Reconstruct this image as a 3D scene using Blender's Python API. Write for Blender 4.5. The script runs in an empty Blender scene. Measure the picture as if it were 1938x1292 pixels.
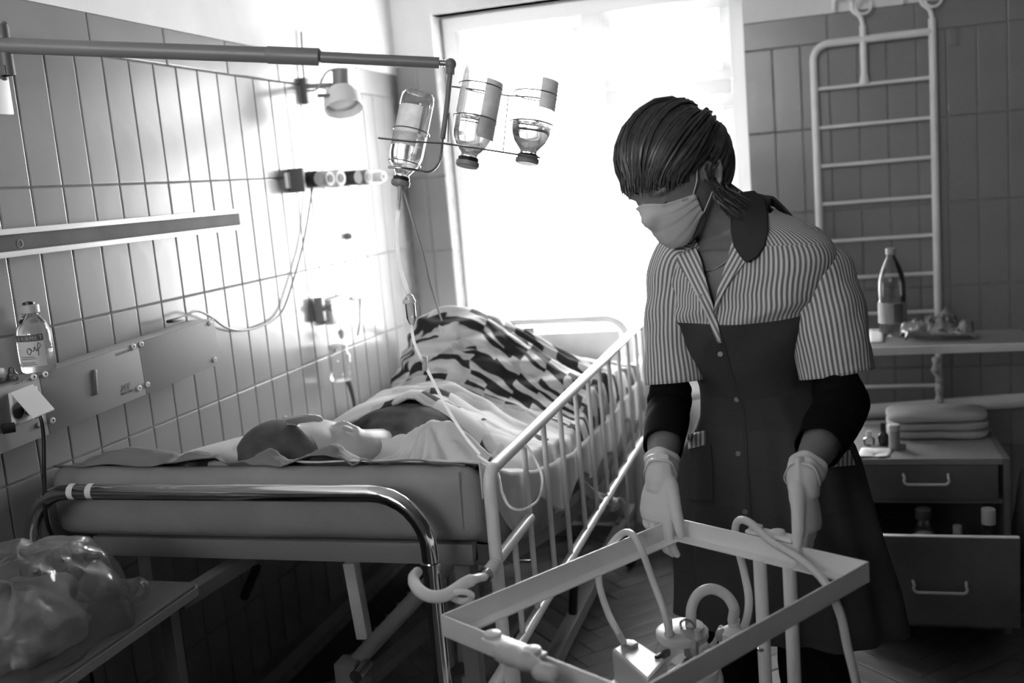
import bpy, bmesh, math, random
import numpy as np
from mathutils import Vector, Matrix, noise
random.seed(7)
S = bpy.context.scene
C = S.collection
V = Vector
PI = math.pi

# ---------------------------------------------------------------- camera
# solved from the tile grid of both walls; world: X along the window wall, Y towards it, Z up, floor z = 0
EYE = 1.45
F = 1927.56
CR = V((0.957376, 0.276437, -0.083748)); CD = V((-0.037271, -0.169290, -0.984861)); CF = V((-0.286430, 0.946004, -0.151771))
CR.normalize(); CF.normalize(); CD = CF.cross(CR); CU = -CD
camd = bpy.data.cameras.new('camera'); cam = bpy.data.objects.new('camera', camd); C.objects.link(cam)
cam.matrix_world = Matrix(((CR.x, CU.x, -CF.x, 0), (CR.y, CU.y, -CF.y, 0), (CR.z, CU.z, -CF.z, EYE), (0, 0, 0, 1)))
camd.sensor_width = 36; camd.lens = F * 36 / 1938; camd.clip_start = .05
camd.dof.use_dof = True; camd.dof.focus_distance = 2.03; camd.dof.aperture_fstop = 3.0
S.camera = cam
# ---------------------------------------------------------------- world, window daylight, exposure
wd = bpy.data.worlds.new('overcast_sky'); S.world = wd; wd.use_nodes = True
bg = wd.node_tree.nodes['Background']; bg.inputs[0].default_value = (1, 1, 1, 1); bg.inputs[1].default_value = 25.5
def area_light(name, loc, sx, sy, rot, power):
    l = bpy.data.lights.new(name, 'AREA'); l.shape = 'RECTANGLE'; l.size = sx; l.size_y = sy; l.energy = power
    o = bpy.data.objects.new(name, l); C.objects.link(o); o.location = loc; o.rotation_euler = rot
    return o

S.view_settings.view_transform = 'Standard'; S.view_settings.look = 'None'
S.view_settings.exposure = 0.28; S.view_settings.gamma = 1.0; S.view_settings.use_curve_mapping = False

# ---------------------------------------------------------------- helpers
def P(px, py, x=None, y=None, z=None):
    d = CR * ((px - 969) / F) + CD * ((py - 646) / F) + CF
    k = x / d.x if x is not None else (y / d.y if y is not None else (z - EYE) / d.z)
    return V((d.x * k, d.y * k, d.z * k + EYE))
def D(px, py, d):
    return (CR * ((px - 969) / F) + CD * ((py - 646) / F) + CF) * d + V((0, 0, EYE))
def vn(p, s=1.0, seed=0.0): return noise.noise(V((p[0] * s + seed, p[1] * s + seed * 1.7, p[2] * s - seed)))
def lerp(a, b, t): return a + (b - a) * t
def smooth(t): t = max(0., min(1., t)); return t * t * (3 - 2 * t)
def spline(pts, n):
    pts = [V(p) for p in pts]
    if len(pts) < 3: return [pts[0].lerp(pts[-1], i / n) for i in range(n + 1)]
    q = [pts[0] * 2 - pts[1]] + pts + [pts[-1] * 2 - pts[-2]]
    out = []; m = len(pts) - 1
    for i in range(n + 1):
        s = i / n * m; k = min(int(s), m - 1); t = s - k
        a, b, c, d = q[k:k + 4]
        out.append(.5 * ((2 * b) + (c - a) * t + (2 * a - 5 * b + 4 * c - d) * t * t + (3 * b - a - 3 * c + d) * t ** 3))
    return out
def interp(tab, s):
    # piecewise smooth table lookup [(s, v...)]
    if s <= tab[0][0]: return list(tab[0][1:])
    for a, b in zip(tab, tab[1:]):
        if s <= b[0]:
            t = (s - a[0]) / (b[0] - a[0])
            return [lerp(p, q, t) for p, q in zip(a[1:], b[1:])]
    return list(tab[-1][1:])

class MB:
    """collects shapes in world coordinates for ONE mesh"""
    def __init__(s): s.v = []; s.f = []; s.uv = {}
    def add(s, vs, fs, uv=None):
        o = len(s.v); s.v += [V(p) for p in vs]
        for k, f in enumerate(fs):
            s.f.append([i + o for i in f])
            if uv: s.uv[len(s.f) - 1] = [uv[i] for i in f]
        return s
    def box(s, c, sz, ax=None, bev=0.0):
        c = V(c); ax = ax or (V((1, 0, 0)), V((0, 1, 0)), V((0, 0, 1)))
        bm = bmesh.new(); bmesh.ops.create_cube(bm, size=1)
        for v in bm.verts: v.co = V((v.co.x * sz[0], v.co.y * sz[1], v.co.z * sz[2]))
        if bev: bmesh.ops.bevel(bm, geom=bm.edges[:], offset=bev, segments=2, affect='EDGES', profile=.6)
        bm.verts.ensure_lookup_table()
        vs = [c + ax[0] * v.co.x + ax[1] * v.co.y + ax[2] * v.co.z for v in bm.verts]
        fs = [[v.index for v in f.verts] for f in bm.faces]; bm.free()
        return s.add(vs, fs)
    def bar(s, a, b, w, h, up=(0, 0, 1), bev=0.0):
        a, b = V(a), V(b); y = (b - a).normalized(); x = y.cross(V(up)).normalized(); z = x.cross(y)
        return s.box((a + b) / 2, (w, (b - a).length, h), (x, y, z), bev)
    def tube(s, pts, r, seg=12, cap=True, flat=None):
        pts = [V(p) for p in pts]; n = len(pts)
        rs = r if isinstance(r, (list, tuple)) else [r] * n
        t0 = (pts[1] - pts[0]).normalized()
        u = t0.orthogonal().normalized()
        if flat is not None: u = (V(flat[0]) - t0 * t0.dot(V(flat[0]))).normalized()
        vs = []; prev = t0
        for i in range(n):
            t = (pts[min(i + 1, n - 1)] - pts[max(i - 1, 0)])
            t = t.normalized() if t.length > 1e-9 else prev
            q = prev.rotation_difference(t); u = q @ u; u = (u - t * u.dot(t)).normalized(); w = t.cross(u); prev = t
            k = flat[1] if flat is not None else 1.0
            for j in range(seg):
                a = 2 * PI * j / seg
                vs.append(pts[i] + (u * math.cos(a) + w * math.sin(a) * k) * rs[i])
        fs = [[i * seg + j, i * seg + (j + 1) % seg, (i + 1) * seg + (j + 1) % seg, (i + 1) * seg + j] for i in range(n - 1) for j in range(seg)]
        if cap:
            fs.append(list(range(seg))[::-1]); fs.append([(n - 1) * seg + j for j in range(seg)])
        return s.add(vs, fs)
    def lathe(s, prof, seg=24, o=(0, 0, 0), up=(0, 0, 1), caps=True):
        o = V(o); z = V(up).normalized(); x = z.orthogonal().normalized(); y = z.cross(x)
        vs = [o + x * (r * math.cos(2 * PI * j / seg)) + y * (r * math.sin(2 * PI * j / seg)) + z * h for r, h in prof for j in range(seg)]
        n = len(prof)
        fs = [[i * seg + j, i * seg + (j + 1) % seg, (i + 1) * seg + (j + 1) % seg, (i + 1) * seg + j] for i in range(n - 1) for j in range(seg)]
        if caps: fs.append(list(range(seg))[::-1]); fs.append([(n - 1) * seg + j for j in range(seg)])
        return s.add(vs, fs)
    def ball(s, c, r, ax=None, seg=16, ring=10):
        c = V(c); r = r if isinstance(r, (list, tuple)) else (r, r, r)
        ax = ax or (V((1, 0, 0)), V((0, 1, 0)), V((0, 0, 1)))
        prof = [(max(1e-4, math.sin(PI * i / ring)), -math.cos(PI * i / ring)) for i in range(ring + 1)]
        vs = [c + ax[0] * (q * math.cos(2 * PI * j / seg) * r[0]) + ax[1] * (q * math.sin(2 * PI * j / seg) * r[1]) + ax[2] * (h * r[2]) for q, h in prof for j in range(seg)]
        fs = [[i * seg + j, i * seg + (j + 1) % seg, (i + 1) * seg + (j + 1) % seg, (i + 1) * seg + j] for i in range(ring) for j in range(seg)]
        return s.add(vs, fs)
    def grid(s, fn, nu, nv, uvfn=None, closed=False):
        vs = []; uv = []
        for i in range(nv + 1):
            for j in range(nu + (0 if closed else 1)):
                vs.append(fn(j / nu, i / nv)); uv.append(uvfn(j / nu, i / nv) if uvfn else (j / nu, i / nv))
        w = nu if closed else nu + 1
        fs = [[i * w + j, i * w + (j + 1) % w, (i + 1) * w + (j + 1) % w, (i + 1) * w + j] for i in range(nv) for j in range(nu)]
        return s.add(vs, fs, uv)
    def prism(s, poly, d):
        # poly: planar world points, extruded by vector d
        poly = [V(p) for p in poly]; n = len(poly); d = V(d)
        return s.add(poly + [p + d for p in poly], [list(range(n))[::-1], [n + i for i in range(n)]] + [[i, (i + 1) % n, n + (i + 1) % n, n + i] for i in range(n)])
    def mesh(s, name, org=V((0, 0, 0))):
        m = bpy.data.meshes.new(name)
        m.from_pydata([tuple(p - org) for p in s.v], [], s.f)
        if s.uv:
            l = m.uv_layers.new(name='UVMap')
            for pl in m.polygons:
                if pl.index in s.uv:
                    for k, li in enumerate(pl.loop_indices): l.data[li].uv = s.uv[pl.index][k]
        return m
ORG = {}
def fixnormals(m):
    bm = bmesh.new(); bm.from_mesh(m); bmesh.ops.recalc_face_normals(bm, faces=bm.faces[:]); bm.to_mesh(m); bm.free()
def tag(o, label=None, cat=None, group=None, kind=None):
    if label: o['label'] = label
    if cat: o['category'] = cat
    if group: o['group'] = group
    if kind: o['kind'] = kind
    return o
def thing(name, loc, label=None, cat=None, group=None, kind=None):
    o = bpy.data.objects.new(name, None); C.objects.link(o); o.location = loc; o.empty_display_size = .05
    ORG[o] = V(loc); return tag(o, label, cat, group, kind)
def put(mb, name, mat, parent=None, sm=True, org=None, angle=40, bevel=0, subsurf=0, solid=0, label=None, cat=None, group=None, kind=None, fix=True):
    o_ = ORG[parent] if parent is not None else (V(org) if org is not None else base(mb.v))
    m = mb.mesh(name, o_)
    if fix: fixnormals(m)
    m.materials.append(M[mat] if isinstance(mat, str) else mat)
    if sm:
        m.polygons.foreach_set('use_smooth', [True] * len(m.polygons))
        m.update()
        try: m.set_sharp_from_angle(angle=math.radians(angle))
        except Exception: pass
    o = bpy.data.objects.new(name, m); C.objects.link(o)
    if parent is not None: o.parent = parent
    else: o.location = o_
    ORG[o] = o_
    if solid:
        k = o.modifiers.new('solid', 'SOLIDIFY'); k.thickness = solid; k.offset = 0
    if bevel:
        k = o.modifiers.new('bevel', 'BEVEL'); k.width = bevel; k.segments = 2; k.limit_method = 'ANGLE'
    if subsurf:
        k = o.modifiers.new('sub', 'SUBSURF'); k.levels = subsurf; k.render_levels = subsurf
    return tag(o, label, cat, group, kind)
def base(vs):
    n = len(vs); return V((sum(p.x for p in vs) / n, sum(p.y for p in vs) / n, min(p.z for p in vs)))
def dup(o, parent, loc, rot=None):
    c = o.copy(); C.objects.link(c); c.parent = parent; c.location = loc
    if rot: c.rotation_euler = rot
    return c
def remesh(mb, name, voxel, org, smooth_it=3, fac=.5):
    """union of overlapping closed shapes -> one continuous skin"""
    m = mb.mesh(name, org); fixnormals(m)
    o = bpy.data.objects.new(name, m); C.objects.link(o)
    k = o.modifiers.new('r', 'REMESH'); k.mode = 'VOXEL'; k.voxel_size = voxel; k.use_smooth_shade = True
    if smooth_it:
        k = o.modifiers.new('s', 'SMOOTH'); k.factor = fac; k.iterations = smooth_it
    dg = bpy.context.evaluated_depsgraph_get()
    nm = bpy.data.meshes.new_from_object(o.evaluated_get(dg))
    bpy.data.objects.remove(o); bpy.data.meshes.remove(m)
    nm.name = name
    return nm
def put_mesh(nm, name, mat, org, parent=None, **kw):
    nm.materials.clear(); nm.materials.append(M[mat])
    nm.polygons.foreach_set('use_smooth', [True] * len(nm.polygons))
    o = bpy.data.objects.new(name, nm); C.objects.link(o)
    if parent is not None: o.parent = parent
    else: o.location = org
    ORG[o] = V(org)
    return tag(o, **kw)
def text(s, name, mat, parent, o, right, up, size, depth=.0002, align='LEFT', wide=1.0):
    """flat lettering as a mesh part; o = lower left of the text, right/up = its axes"""
    cu = bpy.data.curves.new(name, 'FONT'); cu.body = s; cu.size = size; cu.extrude = depth; cu.align_x = align
    t = bpy.data.objects.new(name, cu); C.objects.link(t)
    dg = bpy.context.evaluated_depsgraph_get(); m = bpy.data.meshes.new_from_object(t.evaluated_get(dg))
    bpy.data.objects.remove(t)
    r, u = V(right).normalized(), V(up).normalized(); n = r.cross(u)
    og = ORG[parent]
    for v in m.vertices: v.co = V(o) + r * (v.co.x * wide) + u * v.co.y + n * v.co.z - og
    m.materials.clear(); m.materials.append(M[mat])
    ob = bpy.data.objects.new(name, m); C.objects.link(ob); ob.parent = parent; ORG[ob] = og
    return ob

def hose(name, pts, r, label, mt='hose', n=50):
    put(MB().tube(spline(pts, n), r, 12), name, mt, label=label, cat='hose')

# ---------------------------------------------------------------- materials (a black and white picture: greys only)
M = {}
def mat(name, v, rough=.5, metal=0, spec=.5, noise_amt=0, noise_scale=8, bump=0, bump_scale=60, trans=0, coat=0, sheen=0, sub=0):
    m = bpy.data.materials.new(name); m.use_nodes = True; nt = m.node_tree; b = nt.nodes['Principled BSDF']
    b.inputs['Base Color'].default_value = (v, v, v, 1); b.inputs['Roughness'].default_value = rough
    b.inputs['Metallic'].default_value = metal; b.inputs['Specular IOR Level'].default_value = spec
    b.inputs['Coat Weight'].default_value = coat; b.inputs['Sheen Weight'].default_value = sheen
    if sub:
        b.inputs['Subsurface Weight'].default_value = sub; b.inputs['Subsurface Radius'].default_value = (.01, .01, .01); b.inputs['Subsurface Scale'].default_value = 1
    tc = nt.nodes.new('ShaderNodeTexCoord')
    if noise_amt:
        n = nt.nodes.new('ShaderNodeTexNoise'); n.inputs['Scale'].default_value = noise_scale; n.inputs['Detail'].default_value = 5
        nt.links.new(tc.outputs['Object'], n.inputs['Vector'])
        r = nt.nodes.new('ShaderNodeMapRange'); r.inputs[1].default_value = .25; r.inputs[2].default_value = .75
        r.inputs[3].default_value = max(0, v * (1 - noise_amt)); r.inputs[4].default_value = min(.95, v * (1 + noise_amt))
        nt.links.new(n.outputs['Fac'], r.inputs[0]); nt.links.new(r.outputs[0], b.inputs['Base Color'])
    if bump:
        n2 = nt.nodes.new('ShaderNodeTexNoise'); n2.inputs['Scale'].default_value = bump_scale; n2.inputs['Detail'].default_value = 4
        nt.links.new(tc.outputs['Object'], n2.inputs['Vector'])
        bp = nt.nodes.new('ShaderNodeBump'); bp.inputs['Strength'].default_value = bump; bp.inputs['Distance'].default_value = .004
        nt.links.new(n2.outputs['Fac'], bp.inputs['Height']); nt.links.new(bp.outputs[0], b.inputs['Normal'])
    if trans:
        t = nt.nodes.new('ShaderNodeBsdfTranslucent'); t.inputs[0].default_value = (v, v, v, 1)
        mx = nt.nodes.new('ShaderNodeMixShader'); mx.inputs[0].default_value = trans
        nt.links.new(b.outputs[0], mx.inputs[1]); nt.links.new(t.outputs[0], mx.inputs[2])
        nt.links.new(mx.outputs[0], nt.nodes['Material Output'].inputs[0])
    M[name] = m; return m
def thin_glass(name, tint, refl=1.0, rough=.02, edge=.5):
    m = bpy.data.materials.new(name); m.use_nodes = True; nt = m.node_tree; nt.nodes.remove(nt.nodes['Principled BSDF'])
    lw = nt.nodes.new('ShaderNodeLayerWeight'); lw.inputs[0].default_value = .35
    t = nt.nodes.new('ShaderNodeBsdfTransparent'); t.inputs[0].default_value = (tint, tint, tint, 1)
    g = nt.nodes.new('ShaderNodeBsdfGlossy'); g.inputs['Roughness'].default_value = rough; g.inputs[0].default_value = (.95, .95, .95, 1)
    r = nt.nodes.new('ShaderNodeMath'); r.operation = 'MULTIPLY'; r.inputs[1].default_value = refl; r.use_clamp = True
    nt.links.new(lw.outputs['Fresnel'], r.inputs[0])
    mx = nt.nodes.new('ShaderNodeMixShader'); nt.links.new(r.outputs[0], mx.inputs[0]); nt.links.new(t.outputs[0], mx.inputs[1]); nt.links.new(g.outputs[0], mx.inputs[2])
    nt.links.new(mx.outputs[0], nt.nodes['Material Output'].inputs[0]); M[name] = m; return m
def clear_glass(name, v=1, ior=1.45, rough=0.0):
    m = bpy.data.materials.new(name); m.use_nodes = True; b = m.node_tree.nodes['Principled BSDF']
    b.inputs['Base Color'].default_value = (v, v, v, 1); b.inputs['Transmission Weight'].default_value = 1; b.inputs['IOR'].default_value = ior; b.inputs['Roughness'].default_value = rough
    M[name] = m; return m
def stripes(name, a, c, per, duty=.5, rough=.8, trans=0):
    """stripes along v; the u coordinate of the UV map is in metres"""
    m = mat(name, a, rough, spec=.2, bump=.15, bump_scale=90, trans=trans); nt = m.node_tree; b = nt.nodes['Principled BSDF']
    uv = nt.nodes.new('ShaderNodeUVMap'); sp = nt.nodes.new('ShaderNodeSeparateXYZ'); nt.links.new(uv.outputs[0], sp.inputs[0])
    d = nt.nodes.new('ShaderNodeMath'); d.operation = 'DIVIDE'; d.inputs[1].default_value = per; nt.links.new(sp.outputs[0], d.inputs[0])
    fr = nt.nodes.new('ShaderNodeMath'); fr.operation = 'FRACT'; nt.links.new(d.outputs[0], fr.inputs[0])
    r = nt.nodes.new('ShaderNodeValToRGB'); e = r.color_ramp.elements
    e[0].position = 0; e[0].color = (a, a, a, 1); e[1].position = 1; e[1].color = (a, a, a, 1)
    for p, q in ((duty - .12, a), (duty, c), (.9, c)):
        k = e.new(p); k.color = (q, q, q, 1)
    nt.links.new(fr.outputs[0], r.inputs[0]); nt.links.new(r.outputs[0], b.inputs['Base Color'])
    return m

mat('tile', .28, .25, spec=.35, noise_amt=.08, noise_scale=5, bump=.10, bump_scale=22)
mat('grout', .26, .9, noise_amt=.25, noise_scale=30)
mat('plaster', .88, .85, noise_amt=.05, bump=.35, bump_scale=18)
mat('ceiling_paint', .32, .9)
mat('wall_paint', .12, .7)
mat('glare_frame_paint', .85, .4, trans=.19)  # translucency puts the window's glare into the frame paint
mat('white_paint', .88, .3, noise_amt=.07, noise_scale=12)
mat('cream_paint', .86, .35, noise_amt=.06, noise_scale=14)
mat('grey_paint', .24, .45)
mat('boom_grey', .14, .45, noise_amt=.05)
mat('dark_grey', .09, .5)
mat('black_plastic', .012, .4)
mat('rubber', .02, .6)
mat('chrome', .75, .10, metal=1)
mat('steel', .5, .25, metal=1)
mat('wire_steel', .35, .3, metal=1)
mat('aluminium', .62, .35, metal=.5)
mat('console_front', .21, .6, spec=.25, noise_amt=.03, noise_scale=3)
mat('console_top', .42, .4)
mat('ink', .03, .7)
mat('ink_soft', .12, .7)
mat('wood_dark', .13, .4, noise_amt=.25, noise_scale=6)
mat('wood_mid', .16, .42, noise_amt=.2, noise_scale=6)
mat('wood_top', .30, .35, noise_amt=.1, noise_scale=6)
mat('wood_rail', .11, .7, spec=.15, noise_amt=.3, noise_scale=9)
mat('plank', .17, .38, noise_amt=.35, noise_scale=7, bump=.1, bump_scale=40)
mat('floor_gap', .02, .9)
mat('laminate', .20, .35, noise_amt=.05)
mat('mattress', .30, .6, noise_amt=.12, noise_scale=10, bump=.12, bump_scale=40)
mat('sheet', .80, .9, spec=.2, trans=.12, bump=.25, bump_scale=35)
mat('draw_sheet', .22, .8, spec=.3, bump=.2, bump_scale=30)
mat('towel', .5, .95, spec=.1, bump=.6, bump_scale=160)
mat('skin', .20, .5, noise_amt=.08, noise_scale=25, bump=.08, bump_scale=120, sub=.1)
mat('skin_fair', .45, .5, noise_amt=.06, noise_scale=25, sub=.1)
mat('scalp', .07, .65, noise_amt=.4, noise_scale=30, bump=.25, bump_scale=200)
mat('hair', .045, .42, spec=.6, noise_amt=.5, noise_scale=60)
mat('hair_dark', .02, .6)
mat('coat_dark', .055, .85, spec=.2, bump=.3, bump_scale=28, noise_amt=.06)
mat('collar_dark', .05, .85, spec=.2, bump=.15, bump_scale=60)
mat('undershirt', .006, .9, spec=.1)
mat('trousers', .012, .9, spec=.1)
mat('glove', .85, .42, trans=.2, bump=.25, bump_scale=45, noise_amt=.05)
mat('mask', .92, .85, spec=.1, trans=.5, bump=.1, bump_scale=50)
mat('plastic_white', .72, .35)
mat('plastic_grey', .42, .4)
mat('hose', .80, .35, trans=.2)
mat('iv_tube', .9, .2, trans=.85)
mat('label_paper', .55, .7)
mat('label_grey', .55, .7, trans=.4, noise_amt=.25, noise_scale=60)
mat('bandage', .6, .95, bump=.6, bump_scale=130)
mat('paper', .8, .8)
mat('foil', .35, .35, metal=.4, noise_amt=.8, noise_scale=25)
mat('bin_film', .22, .3, spec=.6, bump=.4, bump_scale=30)
mat('gown', .11, .9, spec=.1, noise_amt=.8, noise_scale=14, bump=.3, bump_scale=30)
mat('fluid_dark', .05, .2)
mat('brown_glass', .03, .08)
mat('pet_label', .42, .5)
thin_glass('glass_thin', .95, .55)
thin_glass('film', .86, 1.3, rough=.12)
def bag_film(name, tint, milky):
    m = thin_glass(name, tint, 1.0, .22); nt = m.node_tree; out = nt.nodes['Material Output']; src = out.inputs[0].links[0].from_socket
    d = nt.nodes.new('ShaderNodeBsdfDiffuse'); t = nt.nodes.new('ShaderNodeBsdfTranslucent'); d.inputs[0].default_value = t.inputs[0].default_value = (.8, .8, .8, 1)
    a = nt.nodes.new('ShaderNodeMixShader'); a.inputs[0].default_value = .4; nt.links.new(d.outputs[0], a.inputs[1]); nt.links.new(t.outputs[0], a.inputs[2])
    b = nt.nodes.new('ShaderNodeMixShader'); b.inputs[0].default_value = milky; nt.links.new(src, b.inputs[1]); nt.links.new(a.outputs[0], b.inputs[2]); nt.links.new(b.outputs[0], out.inputs[0]); return m
bag_film('bag_film', .90, .13)
thin_glass('window_glass', .97, .5)
clear_glass('water', .96, 1.33)
clear_glass('glass', .95, 1.45)
stripes('stripe_cloth', .85, .22, .0088, .52, trans=.10)
# ================================================================ ROOM SHELL
X0, Y1 = -1.59, 3.9595          # faces of the left wall and of the window wall
TW = .0982
def slab(name, lo, hi, mt, **kw):
    b = MB().box(((lo[0] + hi[0]) / 2, (lo[1] + hi[1]) / 2, (lo[2] + hi[2]) / 2), (hi[0] - lo[0], hi[1] - lo[1], hi[2] - lo[2]))
    return put(b, name, mt, sm=False, org=(0, 0, 0), kind='structure', **kw)
def tile_mesh(name, sx, sy, sz, bev=.0028):
    m = MB().box((0, 0, 0), (sx, sy, sz), bev=bev).mesh(name); m.materials.append(M['tile'])
    return m
def tile_at(mesh, parent, loc, tilt=.006):
    o = bpy.data.objects.new('tile', mesh); C.objects.link(o); o.parent = parent; o.location = loc
    o.rotation_euler = (random.uniform(-tilt, tilt) * .25, random.uniform(-tilt, tilt) * .5, random.uniform(-tilt, tilt)); return o
wl = slab('wall_left', (X0 - .2, -4.0, 0), (X0 - .0045, Y1 + .35, 3.0), 'grout')
put(MB().box((X0 - .06, (Y1 - 4.0) / 2, (1.925 + 3.0) / 2), (.122, Y1 + 4.0, 3.0 - 1.925)), 'plaster', 'plaster', wl, sm=False)
put(MB().box((X0 - .05, (.832 - 4.0) / 2, 1.925 / 2), (.10, .832 + 4.0, 1.925)), 'painted_panel', 'wall_paint', wl, sm=False)
tL = tile_mesh('tile_left', .008, TW - .0036, .2965)
for j in range(-10, 22):
    y = 1.8243 + TW * (j + .5)
    if y + TW / 2 > Y1: break
    for k in range(6):
        tile_at(tL, wl, (X0 - .004, y, 1.8303 - .3 * k - .15))
tH = tile_mesh('tile_left_long', .008, TW * 3 - .0036, .0925)
for i in range(11):
    tile_at(tH, wl, (X0 - .004, 2.085 + .2946 * (i - 4.5) + .1473 - .1473, 1.8303 + .0478))

wb = MB()
def bx(a, b): wb.box(((a[0] + b[0]) / 2, (a[1] + b[1]) / 2, (a[2] + b[2]) / 2), (b[0] - a[0], b[1] - a[1], b[2] - a[2]))
WX0, WX1, WZ0, WZ1 = -1.42, -.2154, .72, 2.14
YB = Y1 + .0045
bx((X0 - .2, YB, 0), (WX0, YB + .3, 3)); bx((WX1, YB, 0), (4.1, YB + .3, 3)); bx((WX0, YB, WZ1), (WX1, YB + .3, 3)); bx((WX0, YB, 0), (WX1, YB + .3, WZ0))
wbo = put(wb, 'wall_back', 'grout', sm=False, org=(0, 0, 0), kind='structure')
pl = MB(); pl.box(((WX1 + 4.0) / 2, YB + .04, (1.9577 + 3) / 2), (4.0 - WX1, .09, 3 - 1.9577)); pl.box(((X0 + WX1) / 2, YB + .04, (WZ1 + 3) / 2), (WX1 - X0, .09, 3 - WZ1))
pl.box(((X0 + WX0) / 2, YB + .04, (1.9577 + WZ1) / 2), (WX0 - X0, .09, WZ1 - 1.9577))
pl.box(((WX0 + WX1) / 2, YB + .001, WZ0 / 2), (WX1 - WX0, .008, WZ0))
put(pl, 'plaster', 'plaster', wbo, sm=False)
tB = tile_mesh('tile_back', .0981 - .0036, .008, .2965)
for j in range(-2, 14):
    for k in range(6): tile_at(tB, wbo, (-.0192 + .0981 * (j + .5), Y1 + .004, 1.8577 - .3 * k - .15))
tBs = tile_mesh('tile_back_strip', .0815, .008, .2965)
for j in range(2):
    for k in range(7): tile_at(tBs, wbo, (X0 + .0425 + .085 * j, Y1 + .004, 2.1077 - .3 * k - .15))
tBh = tile_mesh('tile_back_long', .2943 - .0036, .008, .0965)
for i in range(5): tile_at(tBh, wbo, (-.055 + .2943 * (i - .05), Y1 + .004, 1.8577 + .05))
# window: outer frame, mullion, transom, two casements, sill
wn = thing('window_1', ((WX0 + WX1) / 2, Y1 + .16, WZ0), kind='structure')
def rect_frame(x0, x1, z0, z1, y, w, d):
    b = MB()
    b.box(((x0 + x1) / 2, y, z0 + w / 2), (x1 - x0, d, w), bev=.004); b.box(((x0 + x1) / 2, y, z1 - w / 2), (x1 - x0, d, w), bev=.004)
    b.box((x0 + w / 2, y, (z0 + z1) / 2), (w, d, z1 - z0 - 2 * w), bev=.004); b.box((x1 - w / 2, y, (z0 + z1) / 2), (w, d, z1 - z0 - 2 * w), bev=.004)
    return b
YF = Y1 + .15
put(rect_frame(WX0 + .002, WX1 - .002, WZ0 + .002, WZ1 - .002, YF, .055, .07), 'outer_frame', 'glare_frame_paint', wn)
put(MB().box((-.8025, YF, (WZ0 + WZ1) / 2), (.07, .08, WZ1 - WZ0 - .11), bev=.006), 'mullion', 'glare_frame_paint', wn)
c1 = put(rect_frame(-1.365, -.838, .775, 2.085, YF + .005, .045, .05), 'casement', 'glare_frame_paint', wn)
put(MB().box((-1.10, YF + .005, 1.43), (.43, .006, 1.22)), 'pane', 'window_glass', c1, sm=False)
put(MB().box((-.52, YF, 1.752), (.49, .08, .055), bev=.005), 'transom', 'glare_frame_paint', wn)
c2 = put(rect_frame(-.767, -.27, 1.78, 2.085, YF + .005, .042, .05), 'vent_casement', 'glare_frame_paint', wn)
put(MB().box((-.518, YF + .005, 1.93), (.41, .006, .22)), 'pane', 'window_glass', c2, sm=False)
c3 = put(rect_frame(-.767, -.27, .775, 1.724, YF + .005, .045, .05), 'casement', 'glare_frame_paint', wn)
put(MB().box((-.518, YF + .005, 1.25), (.41, .006, .87)), 'pane', 'window_glass', c3, sm=False)
put(MB().box(((WX0 + WX1) / 2, Y1 + .045, WZ0 - .012), (1.27, .25, .028), bev=.006), 'sill', 'glare_frame_paint', wn)
po = area_light('window_portal', (-.82, Y1 + .24, 1.43), 1.2, 1.42, (-PI / 2, 0, 0), 1); po.data.cycles.is_portal = True

slab('wall_right', (4.0, -1.2, 0), (4.15, Y1 + .35, 3.0), 'wall_paint')
RY = -.95
rw = MB()
def bx2(a, b): rw.box(((a[0] + b[0]) / 2, (a[1] + b[1]) / 2, (a[2] + b[2]) / 2), (b[0] - a[0], b[1] - a[1], b[2] - a[2]))
R0, R1, Q0, Q1 = -1.52, -.40, 1.68, 2.70
bx2((X0 - .2, RY - .15, 0), (R0, RY, 3)); bx2((R1, RY - .15, 0), (4.1, RY, 3)); bx2((R0, RY - .15, Q1), (R1, RY, 3)); bx2((R0, RY - .15, 0), (R1, RY, Q0))
put(rw, 'wall_rear', 'wall_paint', sm=False, org=(0, 0, 0), kind='structure')
w2 = thing('added_fill_window', ((R0 + R1) / 2, RY - .08, Q0), kind='structure')  # unseen window, added to throw fill light on nurse and trolley
put(rect_frame(R0 + .001, R1 - .001, Q0 + .001, Q1 - .001, RY - .08, .03, .05), 'outer_frame', 'glare_frame_paint', w2)
put(MB().box(((R0 + R1) / 2, RY - .08, (Q0 + Q1) / 2), (R1 - R0 - .06, .006, Q1 - Q0 - .06)), 'pane', 'window_glass', w2, sm=False)
po2 = area_light('window_portal', ((R0 + R1) / 2, RY - .14, (Q0 + Q1) / 2), R1 - R0, Q1 - Q0, (PI / 2, 0, 0), 1); po2.data.cycles.is_portal = True  # portal of the added fill window
slab('ceiling', (X0 - .2, -4.15, 3.0), (4.15, Y1 + .35, 3.12), 'ceiling_paint')
fl = slab('floor', (X0 - .2, -4.15, -.12), (4.15, Y1 + .35, -.004), 'floor_gap')
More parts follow.
